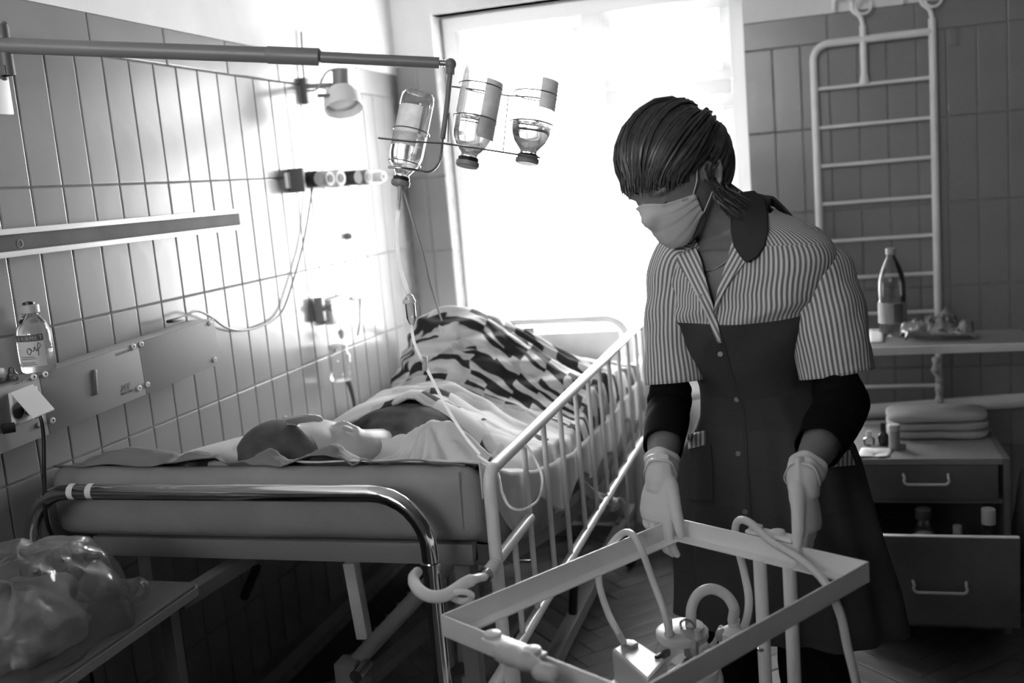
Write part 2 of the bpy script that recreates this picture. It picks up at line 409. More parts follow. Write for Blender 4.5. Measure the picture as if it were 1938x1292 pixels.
# herringbone parquet: each plank in view is a piece; the rest of the floor is one
PL_, PW_ = .35, .07
pm = MB().box((0, 0, 0), (PL_ - .003, PW_ - .003, .014), bev=.0015).mesh('plank'); pm.materials.append(M['plank'])
far = MB(); ca = math.cos(PI / 4); cnt = 0
for i in range(-75, 75):
    for j in range(-18, 18):
        for kind in (0, 1):
            x, y = i * PW_ + j * PL_, i * PW_ - j * PL_
            cx, cy = (x + PL_ / 2, y + PW_ / 2) if kind == 0 else (x + PL_ + PW_ / 2, y + PW_ - PL_ / 2)
            wx, wy = (cx - cy) * ca - .2, (cx + cy) * ca + 2.6
            if not (X0 + .05 < wx < 3.9 and -.9 < wy < Y1 - .02): continue
            rz = PI / 4 + (PI / 2 if kind else 0)
            if -.95 < wx < 1.0 and 2.05 < wy < 3.5 and cnt < 290:
                o = bpy.data.objects.new('plank', pm); C.objects.link(o); o.parent = fl; cnt += 1
                o.location = (wx, wy, -.007 + random.uniform(-.0006, .0006)); o.rotation_euler = (random.uniform(-.003, .003), random.uniform(-.003, .003), rz)
            else:
                u = V((math.cos(rz), math.sin(rz), 0)); far.box((wx, wy, -.007), (PL_ - .003, PW_ - .003, .014), (u, V((-u.y, u.x, 0)), V((0, 0, 1))))
put(far, 'parquet', 'plank', fl, sm=False, kind='stuff')
# ================================================================ LEFT WALL AND DRIP BOOM
def frame_of(z, hint):
    z = V(z).normalized(); x = (V(hint) - z * z.dot(V(hint))).normalized(); return x, z.cross(x), z
def patch(o, ax, r, a0, a1, h0, h1, n=10, prof=None):
    """thin curved sheet on a cylinder; ax = (x, y, z); angles from x"""
    x, y, z = ax
    return MB().grid(lambda u, v: V(o) + (x * math.cos(lerp(a0, a1, u)) + y * math.sin(lerp(a0, a1, u))) * r + z * lerp(h0, h1, v), n, 2)
def infusion_bottle(name, foot, cap, r, level, label, lab, strip=None, group='hanging infusion bottles'):
    """glass bottle hung upside down; foot = its bottom end (up), cap = rubber capped mouth (down)"""
    foot, cap = V(foot), V(cap); L = (cap - foot).length; z = (cap - foot) / L
    t = thing(name, cap, label, 'bottle', group)
    x, y, z = frame_of(z, -CF)
    pr = [(r * .35, .004), (r * .80, .0), (r * .96, .006), (r, .018), (r, L * .66), (r * .97, L * .70), (r * .82, L * .775), (r * .56, L * .84), (r * .43, L * .87), (r * .43, L * .93)]
    put(MB().lathe(pr, 28, foot, z, caps=True), 'glass', 'glass_thin', t)
    lv = L * level
    q = [(.001, lv), (r * .93, lv + .001)] + [(a * .93, h) for a, h in pr if h > lv + .004]
    q.append((.001, q[-1][1]))
    put(MB().lathe(q, 28, foot, z, caps=False), 'fluid', 'water', t)
    put(MB().lathe([(r * .48, L * .905), (r * .50, L * .91), (r * .50, L * .945), (r * .44, L * .95)], 24, foot, z), 'seal', 'black_plastic', t)
    c = MB().lathe([(r * .46, L * .944), (r * .57, L * .948), (r * .57, L * .985), (r * .50, L * 1.0)], 24, foot, z)
    put(c, 'cap', 'grey_paint', t)
    for (a0, a1, h0, h1, mt) in lab:
        put(patch(foot, (x, y, z), r * 1.012, a0, a1, L * h0, L * h1, 14), 'label_strip' if mt == 'ink' else 'paper_label', mt, t)
    return t
# --- wall bracket and swinging boom
bd = 2.05
bm0, bm1, bm2, bm3 = D(-25, 85, 2.055), D(508, 104, bd), D(604, 108, bd), D(832, 119, bd)
bo = thing('drip_boom', P(12, 130, x=X0), 'grey horizontal swing arm on the tiled wall carrying the drip bottles', 'boom')
put(MB().tube([bm0, bm1], .0158, 20), 'arm', 'boom_grey', bo)
put(MB().tube([bm1 - (bm1 - bm0).normalized() * .004, bm1, bm2, bm2 + (bm2 - bm1).normalized() * .004], [.0158, .0172, .0172, .012], 20), 'sleeve', 'boom_grey', bo)
put(MB().tube([bm2, bm3], .0112, 18), 'inner_arm', 'boom_grey', bo)
sp = MB(); e0, e1 = D(830, 119, bd), D(850, 120, bd)
sp.tube([e0, e1], .006, 12)
for i in range(4): sp.tube([e0.lerp(e1, i / 4), e0.lerp(e1, i / 4 + .08)], .0078, 12)
put(sp, 'threaded_joint', 'steel', bo)
put(MB().ball(D(853, 122, bd), (.0115, .0115, .0125)).tube([D(853, 122, bd), D(852, 140, bd)], .009, 14), 'elbow', 'boom_grey', bo)
put(MB().tube(spline([D(852, 138, bd), D(846, 200, bd), D(838, 262, bd)], 10), .0055, 12), 'drop_rod', 'boom_grey', bo)
bp = P(8, 90, x=-1.552)
put(MB().box((X0 + .006, bp.y, bp.z - .055), (.012, .06, .15), bev=.004), 'wall_plate', 'cream_paint', bo)
put(MB().tube([bp + V((0, 0, -.055)), bp + V((0, 0, .045))], .014, 14).box((X0 + .02, bp.y, bp.z - .045), (.05, .03, .02), bev=.003).box((X0 + .02, bp.y, bp.z + .03), (.05, .03, .012), bev=.003), 'pivot', 'dark_grey', bo)
put(MB().ball(P(8, 146, x=X0 + .018), (.006, .009, .007)), 'screw', 'dark_grey', bo)
put(MB().ball(P(10, 55, x=X0 + .03), (.008, .008, .016)), 'bolt', 'dark_grey', bo)
# --- wire cage hung on the drop rod
wc = thing('bottle_cage', D(838, 265, bd), 'wire cage hanging from the grey boom and holding three drip bottles', 'wire rack')
f1, c1_ = D(793, 176, 2.04), D(757, 352, 2.03)
f2, c2_ = D(918, 128, 2.05), D(884, 316, 2.05)
f3, c3_ = D(1022, 124, 2.05), D(997, 310, 2.05)
def ring(c, ax, r, rr=.0012, n=28, a0=0, a1=2 * PI): return MB().tube([V(c) + (ax[0] * math.cos(lerp(a0, a1, i / n)) + ax[1] * math.sin(lerp(a0, a1, i / n))) * r for i in range(n + 1)], rr, 6, cap=False)
put(MB().tube([D(716, 261, 2.0), D(780, 268, 1.99), D(838, 271, 2.0), D(900, 280, 1.995), D(990, 294, 2.0), D(1022, 298, 2.01)], .0019, 8), 'front_wire', 'wire_steel', wc)
put(MB().tube([D(850, 163, 2.1), D(905, 170, 2.11), D(960, 181, 2.1), D(1000, 183, 2.1), D(1055, 190, 2.1)], .0016, 8), 'back_wire', 'wire_steel', wc)
put(MB().tube(spline([D(838, 262, bd), D(835, 290, 2.045), D(828, 313, 2.04), D(812, 325, 2.03), D(790, 322, 2.0), D(762, 318, 1.985), D(735, 316, 1.99)], 24), .0026, 8), 'hook_wire', 'wire_steel', wc)
for f_, c_, r_, hs in ((f1, c1_, .0345, (.42, .76)), (f2, c2_, .0425, (.20, .52)), (f3, c3_, .0425, (.30, .60))):
    ax = frame_of(c_ - f_, -CF)
    for h in hs: put(ring(f_.lerp(c_, h), ax, r_ + .0028 if h < .7 else r_ * .93, .0013), 'holding_ring', 'wire_steel', wc)
for a, b in (((962, 182), (952, 287)), ((850, 163), (848, 268))): put(MB().tube([D(*a, 2.1), D(*b, 2.0)], .0012, 6), 'upright_wire', 'wire_steel', wc)
infusion_bottle('infusion_bottle', f1, c1_, .0335, .45, 'smaller upside-down drip bottle at the left end of the wire cage', [(-.55, 1.25, .17, .60, 'label_grey'), (1.25, 1.5, .16, .60, 'ink')])
infusion_bottle('infusion_bottle', f2, c2_, .042, .50, 'large upside-down drip bottle in the middle of the wire cage', [(-1.6, -.25, .14, .72, 'label_grey'), (.75, 1.3, .25, .50, 'label_grey')])
infusion_bottle('infusion_bottle', f3, c3_, .042, .58, 'large upside-down drip bottle at the right end of the wire cage', [(-1.5, -.2, .16, .46, 'label_grey')])
# --- drip line
dl = thing('drip_line', D(757, 352, 2.03), 'clear drip tube running from the left bottle down to the patient', 'drip line')
put(MB().tube([D(757, 350, 2.03), D(756, 372, 2.03), D(755, 398, 2.03)], [.0045, .0035, .0022], 10), 'spike', 'plastic_grey', dl)
put(MB().tube(spline([D(755, 380, 2.03), D(750, 440, 2.03), D(756, 500, 2.03), D(768, 540, 2.03), D(772, 556, 2.03)], 24), .0042, 10), 'tube', 'iv_tube', dl)
put(MB().lathe([(.002, 0), (.008, -.004), (.010, -.012), (.010, -.048), (.007, -.056), (.003, -.064)], 16, D(774, 556, 2.03)), 'drip_chamber', 'film', dl)
put(MB().lathe([(.011, 0), (.013, -.003), (.013, -.007), (.011, -.009)], 16, D(774, 566, 2.03)), 'chamber_cap', 'plastic_white', dl)
put(MB().tube(spline([D(778, 615, 2.03), D(784, 648, 2.04), D(800, 684, 2.06), D(812, 706, 2.08), D(848, 775, 2.12), D(880, 825, 2.16), D(907, 858, 2.2)], 30), .0033, 10), 'lower_tube', 'iv_tube', dl)
put(MB().box(D(804, 688, 2.065), (.010, .012, .030), (CR, CF, CU), bev=.002), 'roller_clamp', 'plastic_grey', dl)
put(MB().tube(spline([D(762, 356, 2.04), D(785, 430, 2.06), D(800, 480, 2.10), D(816, 545, 2.2), D(836, 606, 2.35)], 24), .0022, 8), 'air_tube', 'plastic_grey', dl)
# --- reading lamp on the wall
lp = thing('wall_lamp', P(578, 172, x=X0), 'small grey dome reading lamp on an arm high on the tiled wall', 'lamp')
lw_ = P(580, 172, x=-1.575); lh = D(646, 158, 3.28)
put(MB().box(lw_ + V((-.004, 0, 0)), (.022, .03, .085), bev=.004), 'wall_bracket', 'dark_grey', lp)
put(MB().tube([lw_ + V((0, 0, .015)), D(628, 161, 3.25)], .008, 12), 'arm', 'grey_paint', lp)
put(MB().tube([D(602, 181, 3.2), D(640, 180, 3.25)], .006, 10), 'tilt_rod', 'grey_paint', lp)
put(MB().tube(spline([lw_ + V((0, 0, .0)), D(600, 168, 3.18), D(615, 140, 3.2), D(628, 132, 3.24), D(640, 133, 3.28)], 20), .0035, 8), 'cord', 'plastic_grey', lp)
put(MB().lathe([(.020, .048), (.0275, .042), (.0275, -.035), (.024, -.045)], 24, lh, (.06, 0, 1)), 'housing', 'grey_paint', lp)
ez_ = V((0, 0, 1)); sh = MB(); so = D(646, 180, 3.28); sx = ez_ + CF * .42 - CR * .12
sh.lathe([(.018, .026), (.044, .018), (.058, -.006), (.062, -.034), (.063, -.050), (.060, -.050), (.053, -.008), (.034, .006), (.002, .010)], 32, so, sx, caps=False)
put(sh, 'shade', 'cream_paint', lp)
put(MB().ball(so - (ez_ + CF * .42) * .018, (.05, .05, .02), frame_of(sx, CR)), 'bulb', 'plastic_white', lp)
put(MB().tube([P(577, 165, x=-1.58), P(573, 122, x=-1.58), P(570, 60, x=-1.58)], .003, 8), 'supply_cord', 'dark_grey', lp)
# --- bumper rail on the wall
rl = thing('bumper_rail', (X0, 2.0, 1.42), 'white-edged dark bumper rail running along the tiled wall above the console', 'wall rail')
ry0, ry1 = 1.15, P(455, 400, x=-1.57).y
put(MB().box((X0 + .008, (ry0 + ry1) / 2, 1.418), (.014, ry1 - ry0, .034)), 'insert', 'wood_rail', rl, sm=False)
for z in (1.441, 1.395): put(MB().box((X0 + .011, (ry0 + ry1) / 2, z), (.024, ry1 - ry0, .0125), bev=.003), 'edge_strip', 'white_paint', rl)
put(ring(P(38, 461, x=X0 + .0155), (V((0, 1, 0)), V((0, 0, 1))), .008, .0006, 20), 'ring_mark', 'plastic_grey', rl)
# --- supply console
CX = -1.52
ct = P(405, 601, x=CX); cb = P(410, 690, x=CX)
ca_ = V((0, 1, .034)).normalized(); cu_ = V((0, -.034, 1)).normalized(); hgt = .124
def cpt(y, h, x=CX): return V((x, y, ct.z + (y - ct.y) * .034 - h))
cs = thing('supply_console', (X0, 1.9, 1.02), 'long grey wall console with screwed panels and an open power socket', 'wall console')
y_l = 1.15; ys = [y_l, P(75, 713, x=CX).y, P(263, 655, x=CX).y, ct.y]
ym = (y_l + ct.y) / 2
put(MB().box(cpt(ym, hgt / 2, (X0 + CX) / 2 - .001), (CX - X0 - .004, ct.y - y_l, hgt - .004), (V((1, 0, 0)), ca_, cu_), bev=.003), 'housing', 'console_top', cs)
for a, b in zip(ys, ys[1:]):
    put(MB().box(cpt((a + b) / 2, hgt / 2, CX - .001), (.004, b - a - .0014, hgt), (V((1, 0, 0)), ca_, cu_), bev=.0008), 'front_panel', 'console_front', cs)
for px, py in ((63, 713), (85, 708), (252, 655), (267, 651), (397, 611), (406, 680), (99, 795), (75, 803), (263, 734), (279, 727)):
    p = P(px, py, x=CX + .0015)
    s_ = put(MB().lathe([(.0062, -.001), (.0066, .001), (.0052, .0035), (.003, .004), (.0026, .0015)], 18, p, (1, 0, 0)), 'screw', 'plastic_white', cs)
    put(MB().lathe([(.0024, .0012), (.0022, .0022)], 10, p, (1, 0, 0)), 'screw_socket', 'ink', s_)
cn = put(MB().bar(P(179, 699, x=CX + .003), P(182, 747, x=CX + .003), .010, .006, (1, 0, 0), bev=.002), 'connector', 'dark_grey', cs)
tb = MB()
for i in range(14):
    p = P(181, 705, x=CX + .006).lerp(P(184, 742, x=CX + .006), i / 13); tb.box(p, (.003, .004, .0014))
put(tb, 'contact_teeth', 'steel', cn, sm=False)
tr = (P(250, 660, x=CX) - P(219, 673, x=CX)); R_ = V((0, 1, .034))
text('SYSTEM INEL', 'lettering', 'ink_soft', cs, P(219, 674, x=CX + .0012), R_, cu_, .0085, wide=1.35)
text('220 V', 'lettering', 'ink_soft', cs, P(26, 729, x=CX + .0012), R_, cu_, .0085, wide=1.3)
lg = text('ZEF', 'maker_logo', 'ink_soft', cs, P(229, 743, x=CX + .0012), R_, V((0, .15, 1)), .0235)
lg2 = text('ZEF', 'maker_logo', 'console_front', cs, P(229.8, 742, x=CX + .0019), R_, V((0, .15, 1)), .0200)
text('WROCLAW', 'lettering', 'ink', cs, P(229, 749, x=CX + .0012), R_, cu_, .0078)
text('2', 'lettering', 'ink_soft', cs, P(2, 778, x=CX + .0012), R_, cu_, .008)
# socket with its flap up and a plug
sk = put(MB().prism([P(14, 744, x=CX), P(63, 730, x=CX), P(74, 785, x=CX), P(22, 806, x=CX)], (.010, 0, 0)), 'power_socket', 'plastic_white', cs, sm=False, bevel=.002)
so_ = P(34, 777, x=CX + .0102)
put(MB().lathe([(.019, 0), (.0195, .0015), (.0165, .0018), (.0165, .0005)], 24, so_, (1, 0, 0)), 'socket_ring', 'plastic_grey', sk)
put(MB().lathe([(.0160, .0004), (.0160, .0010)], 24, so_, (1, 0, 0)), 'socket_well', 'black_plastic', sk)
fa, fb = P(20, 745, x=CX + .012), P(62, 729, x=CX + .012)
fo = P(103, 776, x=CX + .052) - fb
put(MB().prism([fa, fb, fb + fo, fa + fo], (.001, 0, .003)), 'flap', 'film_flap' if 'film_flap' in M else 'plastic_white', sk, sm=False, bevel=.001)
put(MB().tube([P(4, 812, x=CX + .006), P(28, 808, x=CX + .02)], .010, 12), 'knob', 'black_plastic', cs)
# plug and black cord going down behind the bed head
pc = thing('power_cord', P(78, 792, x=CX + .03), 'black power cord hanging from the console socket past the bed head', 'cord')
put(MB().tube(spline([P(70, 780, x=CX + .02), P(78, 792, x=CX + .03), P(83, 830, x=CX + .03), P(84, 900, x=CX + .028), P(90, 990, x=CX + .02), V((X0 + .05, 1.70, .72)), V((X0 + .03, 1.75, .4))], 40), .0042, 10), 'cable', 'black_plastic', pc)
put(MB().tube([P(52, 772, x=CX + .014), P(72, 786, x=CX + .024)], [.012, .008], 14), 'plug', 'black_plastic', pc)
# small standing bottle on the console
sbz = cpt(P(70, 690, x=-1.553).y, 0).z + .001; sb = P(72, 688, x=-1.556); sb.z = cpt(sb.y, 0).z + .0005
bt = thing('infusion_bottle', sb, 'upright glass infusion bottle with a written label standing on the console', 'bottle')
r = .0345
gp = [(r * .5, .003), (r * .9, 0), (r, .006), (r, .078), (r * .97, .085), (r * .80, .100), (r * .50, .116), (r * .42, .120), (r * .42, .130)]
put(MB().lathe(gp, 32, sb), 'glass', 'glass', bt)
put(MB().lathe([(r * .50, .1215), (r * .56, .123), (r * .56, .138), (r * .50, .140)], 24, sb), 'cap', 'plastic_grey', bt)
put(MB().lathe([(r * .36, .139), (r * .33, .1445), (r * .12, .146)], 20, sb), 'stopper', 'black_plastic', bt)
ax = frame_of((0, 0, 1), -V((CF.x, CF.y, 0)))
put(patch(sb, ax, r * 1.015, -.75, .95, .014, .066, 14), 'paper_label', 'label_paper', bt)
put(patch(sb, ax, r * 1.015, -.80, .95, .0662, .080, 14), 'label_header', 'dark_grey', bt)
def on_lab(u, h): return sb + (ax[0] * math.cos(u) + ax[1] * math.sin(u)) * r * 1.03 + V((0, 0, h))
put(MB().tube(spline([on_lab(.0, .052), on_lab(-.05, .044), on_lab(.1, .04), on_lab(.2, .05), on_lab(.05, .053), on_lab(.3, .046), on_lab(.38, .055), on_lab(.48, .046), on_lab(.60, .062), on_lab(.72, .056), on_lab(.58, .05), on_lab(.55, .036)], 60), .0006, 5), 'handwriting', 'ink', bt)
for i, h in enumerate((.034, .030, .022, .018)): put(patch(sb, ax, r * 1.02, -.5, .3 + .1 * (i % 2), h, h + .0015, 8), 'print_line', 'ink_soft', bt)
def side(u): return u
lt = 'EKAMET'
for i, ch in enumerate(lt):
    a = -.55 + i * .25; rr = V((-math.sin(a), math.cos(a), 0)); rr = ax[0] * -math.sin(a) + ax[1] * math.cos(a)
    text(ch, 'label_letter', 'label_grey', bt, on_lab(a, .0695), rr, (0, 0, 1), .0105)
nz = P(22, 700, x=-1.548); nz.z = cpt(nz.y, 0).z
cp = put(MB().lathe([(.010, 0), (.0105, .012), (.007, .016), (.006, .024), (.003, .028)], 16, nz).box(nz + V((0, -.02, .006)), (.02, .05, .01), bev=.004), 'nozzle_cap', 'film', org=nz, label='small translucent plastic cap lying on the console beside the bottle', cat='cap')
# cable from the console to the outlet strip
cb_ = MB().tube(spline([P(332, 606, x=-1.555), P(345, 600, x=-1.56), P(372, 588, x=-1.56), P(400, 600, x=-1.57), P(425, 618, x=-1.575), P(455, 625, x=-1.58), P(495, 616, x=-1.58), P(532, 592, x=-1.58), P(555, 530, x=-1.58), P(575, 455, x=-1.58), P(592, 352, x=-1.575)], 60), .0032, 8)
put(cb_, 'bell_cable', 'grey_paint', label='thin grey cable looping from the console up to the outlet strip', cat='cable')
put(MB().box(P(332, 607, x=-1.557) + V((0, 0, .002)), (.02, .05, .008), bev=.002), 'cable_gland', 'black_plastic', cs)
# --- medical outlet strip further along the wall
gs = thing('gas_outlet_strip', (X0, 3.2, 1.5), 'row of black and white medical outlets on the wall near the corner', 'wall outlets')
put(MB().box((X0 + .006, 3.30, 1.522), (.012, .74, .05), bev=.003), 'backing', 'white_paint', gs)
put(MB().box((X0 + .03, 2.955, 1.52), (.055, .018, .075), bev=.003), 'end_plate', 'dark_grey', gs)
for y, rr, d, mt in ((3.02, .026, .075, 'black_plastic'), (3.13, .027, .06, 'plastic_white'), (3.22, .030, .055, 'plastic_white'), (3.33, .026, .07, 'black_plastic'), (3.44, .027, .06, 'grey_paint'), (3.60, .02, .05, 'plastic_white')):
    q = put(MB().lathe([(rr * .9, 0), (rr, .006), (rr, d - .008), (rr * .85, d)], 22, (X0 + .01, y, 1.52), (1, -.25, 0)), 'outlet', mt, gs)
    if mt != 'black_plastic': put(MB().lathe([(rr * .5, d), (rr * .48, d + .002)], 18, (X0 + .01, y, 1.52), (1, -.25, 0)), 'outlet_opening', 'dark_grey', q)
put(MB().lathe([(.012, 0), (.013, .008), (.009, .018), (.004, .022)], 16, P(656, 447, x=X0), (1, 0, 0)), 'wall_hook', 'grey_paint', label='tiny round grey hook on the bright tiles below the outlets', cat='hook')
# --- oxygen flowmeter with its jar
ox = thing('oxygen_flowmeter', P(640, 640, x=X0), 'white oxygen flowmeter with a clear jar on the bright wall', 'flowmeter')
put(MB().bar(P(603, 563, x=X0 + .02), P(608, 608, x=X0 + .02), .02, .03, (1, 0, 0), bev=.002), 'side_plate', 'grey_paint', ox)
b0 = P(640, 585, x=X0 + .02)
put(MB().box(b0 + V((0, .02, 0)), (.035, .20, .085), bev=.006), 'block', 'plastic_white', ox)
put(MB().lathe([(.010, 0), (.012, .01), (.009, .02)], 14, P(619, 582, x=X0 + .037), (1, 0, 0)), 'valve_knob', 'grey_paint', ox)
put(MB().lathe([(.012, 0), (.013, -.03), (.013, -.10), (.008, -.115)], 16, P(645, 596, x=X0 + .055)), 'flow_tube', 'glass_thin', ox)
put(MB().lathe([(.008, 0), (.011, -.012), (.006, -.03)], 14, P(645, 624, x=X0 + .055)), 'tube_tip', 'plastic_grey', ox)
put(MB().tube([P(664, 564, x=X0 + .05), P(705, 562, x=X0 + .05)], .006, 8).tube([P(680, 563, x=X0 + .05), P(681, 610, x=X0 + .05), P(677, 635, x=X0 + .05)], .004, 8), 'pull_handle', 'plastic_grey', ox)
put(MB().lathe([(.035, -.085), (.038, -.08), (.038, 0), (.03, .012), (.028, .02)], 22, P(642, 672, x=X0 + .06)), 'jar', 'glass_thin', ox)
put(MB().lathe([(.030, .02), (.031, .034), (.02, .038)], 22, P(642, 672, x=X0 + .06)), 'jar_lid', 'plastic_white', ox)
put(MB().box(P(640, 660, x=X0 + .092), (.004, .05, .012)), 'lid_mark', 'dark_grey', ox, sm=False)
put(MB().tube(spline([P(658, 718, x=X0 + .05), P(664, 735, x=X0 + .05), P(669, 755, x=X0 + .04), P(672, 775, x=X0 + .03)], 12), [.010 - .0004 * i for i in range(13)], 10), 'drain_hose', 'dark_grey', ox)
# --- tall white carton standing against the wall beyond the patient
cc = P(786, 700, y=3.86); cz = P(786, 655, y=3.86).z
cbx = thing('white_carton', (cc.x, 3.86, 0), 'tall narrow white box standing in the corner behind the foot of the bed', 'box')
put(MB().box((cc.x, 3.86, cz / 2), (.05, .06, cz), bev=.003), 'body', 'white_paint', cbx)
put(MB().box((cc.x + .0262, 3.86, cz / 2), (.002, .05, cz - .02)), 'shaded_side', 'plastic_grey', cbx, sm=False)  # grey sheet paints the white box's shaded face
# ================================================================ BED
HB = 1.63      # plane of the chrome head tube
ZT = [(1.70, .937), (1.75, .937), (1.80, .915), (1.93, .862), (2.15, .800), (2.5, .745), (3.0, .720), (3.7, .720)]   # raised head section
def mprof(y): return interp(ZT, y)[0]
def arc(c, r, a0, a1, u, w, n=8): return [V(c) + u * (r * math.cos(lerp(a0, a1, i / n))) + w * (r * math.sin(lerp(a0, a1, i / n))) for i in range(n + 1)]
ex, ey, ez = V((1, 0, 0)), V((0, 1, 0)), V((0, 0, 1))
bed = thing('hospital_bed', (-1.1, 2.7, 0), 'hospital bed with a chrome head tube standing along the tiled wall', 'bed')
hz = P(400, 932, y=HB).z; hx0, hx1, hr = -1.548, P(816, 1070, y=HB).x, .105
def loop_path(x0, x1, y, z1, r, zb): return [V((x0, y, zb)), V((x0, y, z1 - r))] + arc((x0 + r, y, z1 - r), r, PI, PI / 2, ex, ez) + arc((x1 - r, y, z1 - r), r, PI / 2, 0, ex, ez) + [V((x1, y, zb))]
ht = put(MB().tube(loop_path(hx0, hx1, HB, hz, hr, .13), .0158, 18), 'head_tube', 'chrome', bed)
for px in (140, 175): 
    p = P(px, 930, y=HB); put(MB().tube([p - ex * .007, p + ex * .007], .0163, 18, cap=False), 'tape_band', 'cream_paint', ht)
put(MB().tube([V((hx1, HB, .792)), V((hx1, HB, .775))], .0195, 18), 'collar', 'chrome', ht)
fz = P(1155, 602, y=3.72).z; fx1 = P(1190, 640, y=3.72).x
ft = put(MB().tube(loop_path(-1.53, fx1, 3.72, fz, .09, .13), .014, 16), 'foot_tube', 'white_paint', bed)
put(MB().box(((-1.53 + fx1) / 2, 3.72, .70), (fx1 + 1.53 - .06, .014, .36), bev=.004), 'foot_panel', 'white_paint', ft)
put(MB().box(P(995, 634, y=3.705), (.075, .006, .06), bev=.002), 'card_holder', 'plastic_grey', ft)
GP = 'cream_paint'
z0 = P(500, 1055, y=1.75).z
put(MB().box(((-1.495 - .64) / 2, 1.755, z0 + .02), (.855, .03, .042), bev=.003), 'head_beam', 'grey_paint', bed)
put(MB().box(((-1.495 - .64) / 2, 3.66, .545), (.855, .03, .042), bev=.003), 'foot_beam', 'grey_paint', bed)
def fz_(y): return mprof(y) - .175
for x in (-1.50, -.655):
    for ya, yb in ((1.755, 1.95), (1.95, 2.5), (2.5, 3.65)): put(MB().bar((x, ya, fz_(ya)), (x, yb, fz_(yb)), .03, .04, bev=.003), 'side_beam', 'grey_paint', bed)
put(MB().bar(P(470, 1055, y=1.83), P(335, 1140, y=1.60), .035, .03, bev=.003), 'inner_beam', 'grey_paint', bed)
sl = MB().box((0, 0, 0), (.83, .07, .008), bev=.002)
for i in range(11): put(MB().box((-1.0775, 1.86 + i * .175, mprof(1.86 + i * .175) - .158), (.83, .09, .010), bev=.002), 'mattress_slat', 'grey_paint', bed)
put(MB().bar(P(664, 1062, y=1.96), P(690, 1205, y=1.96), .028, .03, (0, 1, 0), bev=.003), 'lift_arm', GP, bed)
put(MB().tube([P(655, 1272, y=1.90), P(805, 1112, y=1.90), P(905, 1003, y=1.95)], .018, 14), 'lift_tube', 'grey_paint', bed)
put(MB().box(P(662, 1268, y=1.88), (.05, .05, .05), bev=.004), 'pivot_bracket', 'grey_paint', bed)
put(MB().lathe([(.014, -.03), (.014, .03)], 14, P(684, 1268, y=1.86), (0, 1, 0)), 'pivot_pin', 'steel', bed)
for a, b in (((868, 1062), (878, 1250)), ((893, 1064), (900, 1165)), ((838, 1075), (850, 1260))): put(MB().bar(P(*a, y=2.05), P(*b, y=2.05), .022, .02, (0, 1, 0), bev=.002), 'link_bar', 'grey_paint', bed)
put(MB().bar(P(690, 1290, y=2.1), P(905, 1105, y=2.9), .04, .03, bev=.003), 'scissor_arm', 'grey_paint', bed)
put(MB().bar(P(885, 1290, y=1.98), P(1045, 1090, y=2.7), .03, .022, bev=.003), 'scissor_arm', 'grey_paint', bed)
for x in (-1.45, -.70): put(MB().box((x, 2.68, .20), (.04, 2.0, .04), bev=.003), 'base_rail', 'grey_paint', bed)
for y in (1.95, 3.45): put(MB().box((-1.075, y, .20), (.75, .04, .04), bev=.003), 'base_cross_bar', 'grey_paint', bed)
for x in (-1.45, -.70):
    for y in (1.85, 3.55):
        put(MB().bar((x, y, .22), (x, y, mprof(y) - .19), .034, .034, (0, 1, 0), bev=.003), 'leg', GP if y > 3 else 'grey_paint', bed)
for x in (-1.45, -.70):
    for y in (1.80, 3.60):
        w = put(MB().lathe([(.02, -.014), (.050, -.014), (.055, -.008), (.055, .008), (.050, .014), (.02, .014)], 24, (x, y, .056), (1, 0, 0)), 'castor_wheel', 'rubber', bed)
        put(MB().box((x, y, .135), (.046, .05, .09), bev=.006), 'castor_fork', 'steel', w)
put(MB().tube([P(1090, 1065, y=2.6), P(1086, 1100, y=2.6)], .006, 10).tube([P(1087, 1095, y=2.6), P(1084, 1160, y=2.6)], .0125, 14), 'crank_handle', 'black_plastic', bed)
put(MB().tube([P(490, 1070, y=2.0), P(482, 1085, y=2.0)], .006, 8).tube([P(485, 1075, y=2.0), P(462, 1130, y=2.0)], .011, 12), 'lever_grip', 'black_plastic', bed)
put(MB().tube(spline([P(930, 1015, y=1.9), P(885, 1003, y=1.86), P(868, 1035, y=1.82)], 10), .007, 10), 'side_rail_socket', GP, bed)
put(MB().tube([P(900, 1062, y=1.9), P(1010, 1062, y=1.99)], .004, 8), 'retainer_rod', 'steel', bed)
# --- hooked-on side rail
RX = -.595
def rail_at(o, a, b, g, hook, slats, long_len, short_at=None, L=None):
    pass
zu, zl, zm = .925, .540, .752
sr = thing('bed_side_rail', (RX, 2.6, zl), 'white tubular side rail with upright slats hooked onto the bed edge', 'bed rail')
yn, yf = 1.742, 3.66
put(MB().tube([V((RX, yf - .02, zu)), V((RX, yn + .03, zu))] + arc((RX, yn + .03, zu - .03), .03, PI / 2, PI, ey, ez, 6) + [V((RX, yn, zl))], .0125, 16), 'upper_tube', 'white_paint', sr)
put(MB().tube([V((RX, yf, zl)), V((RX, 1.655, zl))], .0125, 16), 'lower_tube', 'white_paint', sr)
put(MB().tube([V((RX, yf, zu)), V((RX, yf, zl))], .0125, 14), 'end_tube', 'white_paint', sr)
put(MB().tube([V((RX, 1.987, zm)), V((RX, 1.672, zm))], .0115, 16), 'middle_tube', 'white_paint', sr)
put(MB().tube([V((RX, 1.674, zm)), V((RX, 1.660, zm))], .0150, 18), 'ferrule', 'chrome', sr)
put(MB().tube([V((RX, 1.866, zm)), V((RX, 1.866, zl))], .0062, 12), 'slat', 'white_paint', sr)
for y in (1.987, 2.15, 2.308, 2.481, 2.638, 2.792, 2.937, 3.097, 3.26, 3.429, 3.56):
    put(MB().tube([V((RX, y, zu)), V((RX, y, zl))], .0062, 12), 'slat', 'white_paint', sr)
hy = HB - .022
